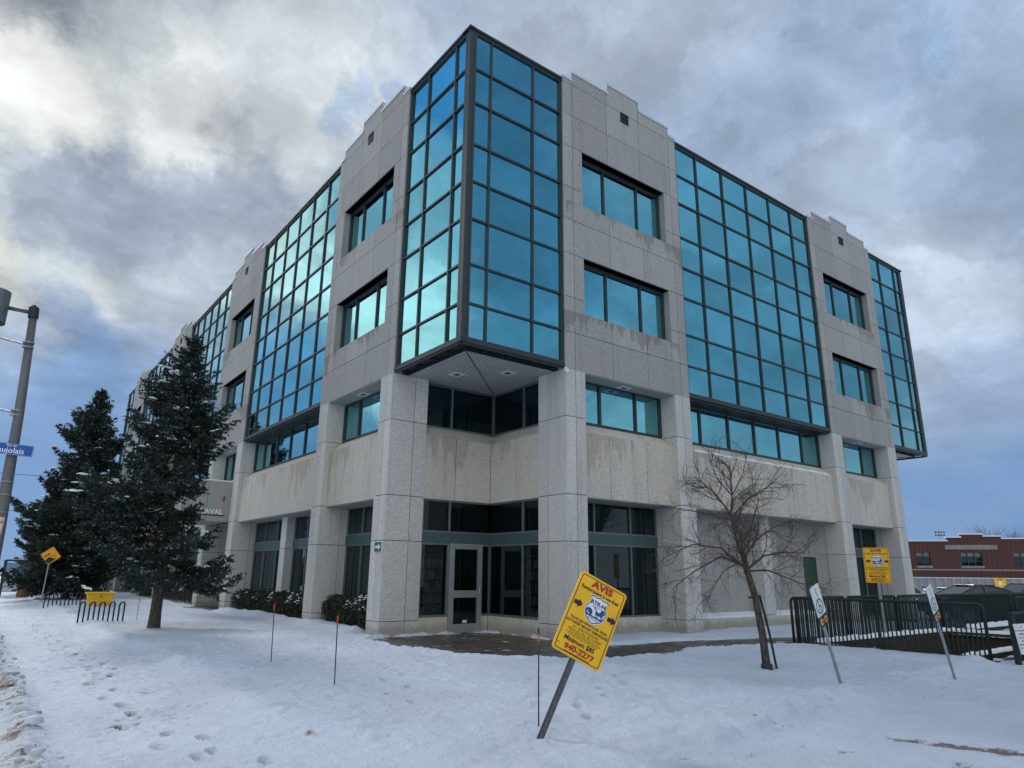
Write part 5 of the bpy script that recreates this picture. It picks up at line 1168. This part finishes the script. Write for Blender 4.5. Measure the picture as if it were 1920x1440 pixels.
# ------------------------------------------------------------ cars
tyre_m = worn((.012, .012, .013), .85, 0, .2); rim_m = worn((.32, .33, .35), .3, .8, .1); car_glass = material('car_glass', (.015, .02, .024), .03, 0, None, IOR=1.6)
tail_red = material('tail_light', (.4, .01, .01), .2); head_m = material('headlight_glass', (.6, .63, .66), .1)
def car(loc, rz, paint, lab, L_=4.6, W_=1.82, H=1.44, roof_snow=False, kind='sedan'):
    e = empty('parked_car', loc, lab, 'car', 'cars parked on the snowy lot'); e.rotation_euler = (0, 0, rz)
    X = L_ / 2
    low = [(-X, .38), (-X + .02, .72), (-X + .15, .90), (-X + .75, .98), (X - 1.35, .98), (X - .55, .84), (X - .08, .70), (X, .42), (X - .06, .24), (-X + .06, .24)]
    if kind == 'sedan': cab = [(-X + .35, .95), (-X + 1.15, H - .16), (-X + 1.85, H - .01), (X - 2.35, H), (X - 1.95, H - .09), (X - 1.05, .95)]
    else: cab = [(-X + .12, .95), (-X + .35, H - .08), (-X + .7, H), (X - 2.2, H), (X - 1.85, H - .06), (X - 1.1, .95)]
    def loft(poly, widths, name, mt, parent):
        m = MB(); n = len(poly); V = []
        for sgn, f in ((-1, 1.), (-1, .0), (1, .0), (1, 1.)): pass
        V = [(x, -w, z) for (x, z), w in zip(poly, widths)] + [(x, w, z) for (x, z), w in zip(poly, widths)]
        m.add(V, [tuple(range(n))[::-1], tuple(range(n, 2 * n))] + [(i, (i + 1) % n, n + (i + 1) % n, n + i) for i in range(n)]); return m.build(name, mt, parent, bevel=.045)
    hw = W_ / 2
    body = loft(low, [hw * .93, hw * .97, hw * .95, hw * .93, hw * .94, hw * .93, hw * .88, hw * .86, hw * .9, hw * .94], 'body', paint, e)
    cw = [hw * .90, hw * .74, hw * .70, hw * .70, hw * .73, hw * .90]
    loft(cab, cw, 'cabin', car_glass, e)
    m = MB(); a, b = cab[2], cab[3]; m.box(a[0] - .35, b[0] + .30, -hw * .70, hw * .70, H - .02, H + .018); rf_ = m.build('roof', paint, e, bevel=.03)
    for i, j in ((0, 1), (5, 4)):
        for s in (-1, 1):
            q = MB(); q.tube([(cab[i][0], s * (cw[i] + .0), cab[i][1]), (cab[j][0], s * cw[j], cab[j][1]), (cab[2 if i == 0 else 3][0], s * hw * .70, H + .0)], .032, 6); q.build('pillar', paint, body)
    for s in (-1, 1):
        q = MB(); xm = (cab[2][0] + cab[3][0]) / 2 + .1; q.tube([(xm, s * hw * .92, .96), (xm, s * hw * .71, H - .02)], .035, 6); q.build('pillar', paint, body)
        q = MB(); q.box(X - 1.55, X - 1.38, s * hw * .95, s * (hw + .12), .96, 1.08); q.build('mirror', paint, e, bevel=.02)
        for xw in (-X + .85, X - .88):
            q = MB(); q.tube([(xw, s * (hw * .96 - .2), .32), (xw, s * (hw * .97), .32)], .325, 20); w_ = q.build('wheel', tyre_m, e); q = MB(); q.tube([(xw, s * hw * .965, .32), (xw, s * (hw * .985), .32)], .20, 12); q.build('rim', rim_m, w_)
        q = MB(); q.box(X - .22, X - .03, s * hw * .50, s * hw * .86, .60, .72); q.build('headlight', head_m, e, bevel=.02); q = MB(); q.box(-X - .01, -X + .1, s * hw * .50, s * hw * .88, .70, .83); q.build('tail_light', tail_red, e, bevel=.02)
        q = MB(); q.box(-X + 1.9, -X + 2.05, s * hw * .935, s * hw * .965, .80, .825); q.build('door_handle', rim_m, e)
    if roof_snow:
        q = MB(); q.add([(-X + .45, -hw * .7, 1.01), (-X + .45, hw * .7, 1.01), (-X + 1.1, hw * .62, H - .15), (-X + 1.1, -hw * .62, H - .15), (-X + .40, -hw * .7, .98), (-X + .40, hw * .7, .98), (-X + 1.12, hw * .62, H - .19), (-X + 1.12, -hw * .62, H - .19)], [(0, 1, 2, 3), (7, 6, 5, 4), (0, 4, 5, 1), (1, 5, 6, 2), (2, 6, 7, 3), (3, 7, 4, 0)]); q.build('window_snow', snowcap_m, e)
    return e
pb1 = material('paint_black', (.010, .011, .014), .18, 0, None, Coat_Weight=.8); pb2 = material('paint_white', (.72, .74, .77), .25, 0, None, Coat_Weight=.6); pb3 = material('paint_charcoal', (.02, .022, .028), .2, 0, None, Coat_Weight=.8)
pb4 = material('paint_silver', (.35, .38, .42), .25, .5, None, Coat_Weight=.6); pb5 = material('paint_plum', (.20, .02, .10), .25, 0, None, Coat_Weight=.6)
def place(px, dep, z):      # ground spot seen at column px of the picture, at the given depth and height z
    a = (px - 960) / 1287.65; b = ((z - CAMP.z) / dep - cf.z - cr.z * a) / cu.z
    d = (cf + cr * a + cu * b) * dep; return (round(CAMP.x + d.x, 2), round(CAMP.y + d.y, 2), z)
yaw_r = math.atan2(cr.y, cr.x)
car(place(1826, 31, -.02), yaw_r + math.pi + .10, pb1, 'black sedan with a snowy rear window seen over the stairwell railings', 4.6, 1.82, 1.42, True)
car(place(1936, 36, -.05), yaw_r + math.pi + .04, pb3, 'dark hatchback parked behind the black sedan at the right edge', 4.7, 1.85, 1.52, False, 'wagon')
car(place(1694, 44, -.24), yaw_r + .25, pb2, 'white car half hidden behind the last building column', 4.4, 1.8, 1.5, True, 'wagon')
car(place(1782, 42, -.24), yaw_r + math.pi + .2, pb4, 'silver car behind the black sedan, only its roof showing', 4.5, 1.8, 1.35)

# ------------------------------------------------------------ background on the right
D2 = Vector((cf.x, cf.y, 0)).normalized()
# school building of red brick: a front parallel to the fence
bp = Vector(place(1716, 68, -.25)); bq = Vector(place(1992, 65, -.25)); bd = (bq - bp); BL = bd.length; bd.normalize(); bn = Vector((bd.y, -bd.x, 0)); 
bk = empty('brick_building', bp, 'low red brick school building with a stepped parapet behind the grey fence', 'building'); bk.rotation_euler = (0, 0, math.atan2(bd.y, bd.x))
pxm = BL / 273.
m = MB()
H1 = 6.25
steps_ = [(0, 6.0), (78, 6.0), (78, 6.45), (105, 6.45), (105, 6.85), (148, 6.85), (148, 6.55), (182, 6.55), (182, 6.3), (273, 6.3)]
wins = [(14, 41, 3.15, 4.45), (100, 140, 3.15, 4.45), (200, 240, 3.15, 4.45)]
def wall_with_holes(m, L0, L1, zlo, segs, holes, y0, y1):
    xs = sorted(set([L0, L1] + [h[0] for h in holes] + [h[1] for h in holes] + [s[0] for s in segs])); 
    for a, b in zip(xs[:-1], xs[1:]):
        mid = (a + b) / 2; top = [s for s in segs if s[0] <= mid][-1][1]; hs = sorted([h for h in holes if h[0] < mid < h[1]], key=lambda h: h[2]); z = zlo
        for h in hs: m.box(a, b, y0, y1, z, h[2]); z = h[3]
        m.box(a, b, y0, y1, z, top)
segs_ = [(s[0] * pxm, s[1]) for s in steps_[::2]]; segs_ = [(0, 5.50), (78 * pxm, 5.85), (105 * pxm, 6.15), (148 * pxm, 5.95), (182 * pxm, 5.72)]
wall_with_holes(m, 0, BL, 1.9, segs_, [(w[0] * pxm, w[1] * pxm, w[2], w[3]) for w in wins], 0, .3); m.prism([(0, .3), (.3, .3), (14.3, 26), (14, 26)], lambda p, a: (p[0], p[1], a), 1.9, 5.45); m.build('wall', brick_m, bk)
m = MB(); m.box(0, BL, -.03, .3, -.3, 1.88); m.box(0, BL, -.04, -.001, 2.68, 2.82)
m.box(72 * pxm, 172 * pxm, -.05, -.001, 4.72, 5.15)
m.box(12 * pxm, 43 * pxm, -.06, -.001, 2.92, 3.14); m.box(98 * pxm, 142 * pxm, -.06, -.001, 2.92, 3.14); m.build('stone_trim', block_m, bk)
m = MB()
ends = [s[0] for s in segs_[1:]] + [BL]
for (a, h), b in zip(segs_, ends): m.box(a - .05, b + .05, -.1, .4, h, h + .14)
m.build('parapet_coping', flash_m, bk)
for w in wins:
    m = MB(); a, b, c, d = w[0] * pxm, w[1] * pxm, w[2], w[3]; nn = 2 if w[0] == 14 else 3
    for k in range(nn + 1): x_ = a + (b - a) * k / nn; m.box(x_ - .04, x_ + .04, .1, .2, c, d)
    for k in range(4): z_ = c + (d - c) * k / 3; m.box(a + .04, b - .04, .105, .195, z_ - .04, z_ + .04)
    w_ = m.build('window', frame_m, bk); m = MB(); m.box(a, b, .21, .23, c, d); m.build('pane', dark_glass, w_); m = MB(); m.box(a + .05, b - .05, .202, .208, d - .42, d - .04); m.build('blind', block_m, w_)
m = MB(); m.prism([(.35, .31), (BL - .2, .31), (BL - .2, 26), (14.4, 26)], lambda p, a: (p[0], p[1], a), 5.2, 5.3); m.build('roof', snowcap_m, bk)
m = MB(); m.box(-.35, -.02, -.1, .1, 4.9, 5.02); m.box(-.45, -.2, -.2, .2, 4.7, 4.9); m.build('wall_lamp', frame_dark, bk)
fp_, fq = Vector(place(1700, 62, -.3)), Vector(place(1990, 58, -.3)); fd = fq - fp_; FLn = fd.length; fd.normalize()
fe = empty('corrugated_fence', fp_, 'long grey corrugated metal fence in front of the brick building', 'fence'); fe.rotation_euler = (0, 0, math.atan2(fd.y, fd.x))
m = MB(); n = int(FLn / .16); V = []
for i in range(n + 1):
    x_ = FLn * i / n; y_ = .06 * (1 if (i // 2) % 2 else -1)
    V += [(x_, y_, 0), (x_, y_, 2.0), (x_, y_ + .02, 2.0), (x_, y_ + .02, 0)]
m.add(V, [(i * 4 + j, (i + 1) * 4 + j, (i + 1) * 4 + (j + 1) % 4, i * 4 + (j + 1) % 4) for i in range(n) for j in range(4)]); m.build('fence_panel', worn((.30, .31, .33), .6, .2, .1), fe)
m = MB(); m.box(0, FLn, -.05, .07, 2.0, 2.07); m.build('fence_cap', flash_m, fe)
def wall_sign(px, z, w, h, mt, lab, name='fence_sign', border=None):
    p = Vector(place(px, 61.2 - (px - 1700) * 4 / 290, z)); e = empty(name, p, lab, 'sign'); e.rotation_euler = (R_(90), 0, math.atan2(fd.y, fd.x)); m = MB(); slab(m, rounded(w, h, .05), -.02, .0); m.build('sign_plate', mt, e)
    if border: m = MB(); slab(m, rounded(w * .7, h * .45, .02), 0, .01); m.build('sign_mark', border, e)
    return e
e_ = wall_sign(1876, 1.28, .80, 1.0, yellow_m, 'small far yellow AVIS towing sign on the grey corrugated fence')
m = MB(); slab(m, [(x * .16, y * .16 + .05) for x, y in shield(1)], .0, .01); m.build('emblem', txt_white, e_); text_obj('lettering', 'AVIS', .2, txt_red, e_, (0, .36, .01), bold=.006); text_obj('lettering', '940-2277', .13, txt_red, e_, (0, -.36, .01), bold=.004)
wall_sign(1734, .72, .42, .5, txt_blue, 'left one of two small blue and white parking signs on the fence', border=txt_white); wall_sign(1801, .68, .42, .5, txt_blue, 'right one of two small blue and white parking signs on the fence', border=txt_white)
# stadium floodlight far behind
fl = empty('floodlight_mast', place(1777, 150, -.3), 'thin floodlight mast rising behind the brick building roof', 'light mast'); fl.rotation_euler = (0, 0, yaw_r)
m = MB(); m.tube([(0, 0, 0), (0, 0, 11.8)], [.16, .09], 8); m.build('mast', steel_galv, fl)
m = MB()
for zz in (11.2, 11.85): m.box(-1.1, 1.1, -.06, .06, zz, zz + .08)
m.build('crossbar', steel_galv, fl)
for zz in (11.35, 12.0):
    for k in range(4):
        m = MB(); m.tube([(-.95 + k * .63, -.2, zz - .1), (-.95 + k * .63, .1, zz + .05)], [.2, .12], 8); m.build('floodlight', frame_m, fl)
redtwig = worn((.12, .065, .060), .9, 0, .3, 2)
bare_tree(place(1858, 100, -.3), 'left one of two reddish leafless trees rising behind the brick building', 5, 10.6, .16, 4, 'leafless trees behind the brick building', 7, redtwig, .2)
bare_tree(place(1915, 100, -.3), 'right one of two reddish leafless trees rising behind the brick building', 6, 10.6, .16, 4, 'leafless trees behind the brick building', 7, redtwig, .2)
bare_tree(place(1704, 90, -.3), 'thin leafless tree between the office building and the brick building', 9, 7.5, .1, 4, None, 6, twig_m, .2)

# ------------------------------------------------------------ far left street
def house(loc, rz, w, d, h, mt, lab, roofc):
    e = empty('house', loc, lab, 'house', 'low houses along the far street'); e.rotation_euler = (0, 0, rz)
    m = MB(); m.box(-w / 2, w / 2, 0, d, -.3, h); m.build('wall', mt, e)
    m = MB(); m.prism([(-.5, h), (d / 2, h + d * .28), (d + .5, h), (d + .5, h + .12), (d / 2, h + d * .28 + .15), (-.5, h + .12)], lambda p, a: (a, p[0], p[1]), -w / 2 - .4, w / 2 + .4); m.build('roof', roofc, e)
    for k in range(3):
        x_ = -w / 2 + w * (k + .5) / 3; m = MB(); m.box(x_ - .6, x_ + .6, -.03, .02, .9, 2.1); m.build('window', dark_glass, e)
house((-24, 64, 0), R_(60), 13, 9, 3.2, block_m, 'far house across the street at the left edge of the picture', snowcap_m)
car((-14.6, 60, 0), R_(80), pb5, 'plum coloured car on the far street at the left edge', 4.4, 1.8, 1.45, False); car((-11.6, 50.0, 0), R_(88), pb2, 'white car on the far street beside the bus shelter', 4.5, 1.8, 1.5, True, 'wagon'); car((-16, 75, 0), R_(80), pb3, 'dark car farthest away on the street at the left', 4.5, 1.8, 1.45, True)
tl_ = empty('traffic_light', (-10.2, 66, 0), 'far traffic light showing red left of the spruces', 'traffic light')
m = MB(); m.tube([(0, 0, -.1), (0, 0, 5.2)], .08, 8); m.build('post', frame_dark, tl_)
lit = material('red_lamp', (.8, .02, .01), .4); lit.node_tree.nodes['Principled BSDF'].inputs['Emission Color'].default_value = (1, .05, .02, 1); lit.node_tree.nodes['Principled BSDF'].inputs['Emission Strength'].default_value = 1.6
m = MB(); m.box(-.25, .25, -.2, .1, 2.35, 3.5); hd = m.build('signal_head', black_paint, tl_)
m = MB(); m.tube([(0, -.205, 3.15), (0, -.23, 3.15)], .17, 14); m.build('red_lens', lit, hd); m = MB(); m.tube([(0, -.205, 2.68), (0, -.22, 2.68)], .14, 14); m.build('dark_lens', frame_dark, hd)
# overhead wires high above the far street
def wire(a, b, sag, lab):
    a, b = Vector(a), Vector(b); m = MB(); m.tube([a.lerp(b, t) - Vector((0, 0, sag * 4 * t * (1 - t))) for t in np.linspace(0, 1, 14)], .022, 5); tag(m.build('overhead_wire', black_paint), lab, 'wire', 'overhead wires across the far street')
wire((-30, 58, 10.0), (4, 61, 9.9), .4, 'upper overhead wire crossing the sky left of the spruces'); wire((-30, 58, 6.9), (4, 61, 6.8), .4, 'lower overhead wire crossing the sky left of the spruces')

# ------------------------------------------------------------ across the lot (seen mirrored in the windows)
bare_tree((23, -17.5, 0), 'tall leafless tree on the lot, seen mirrored in the second floor windows', 77, 9.5, .2, 4, 'leafless trees mirrored in the windows', 7)
bare_tree((13.5, -24, 0), 'leafless tree on the lot, seen mirrored in the ground floor windows', 78, 8.5, .18, 4, 'leafless trees mirrored in the windows', 7)
house((22, -48, 0), R_(180), 16, 9, 4.5, brick_m, 'brick house beyond the lot, seen only in window reflections', snowcap_m); house((2, -50, 0), R_(180), 14, 9, 4.0, block_m, 'grey house beyond the lot, seen only in window reflections', snowcap_m)
house((-34, 26, 0), R_(90), 22, 9, 4.5, brick_m, 'brick house across the street, seen only in window reflections', snowcap_m)
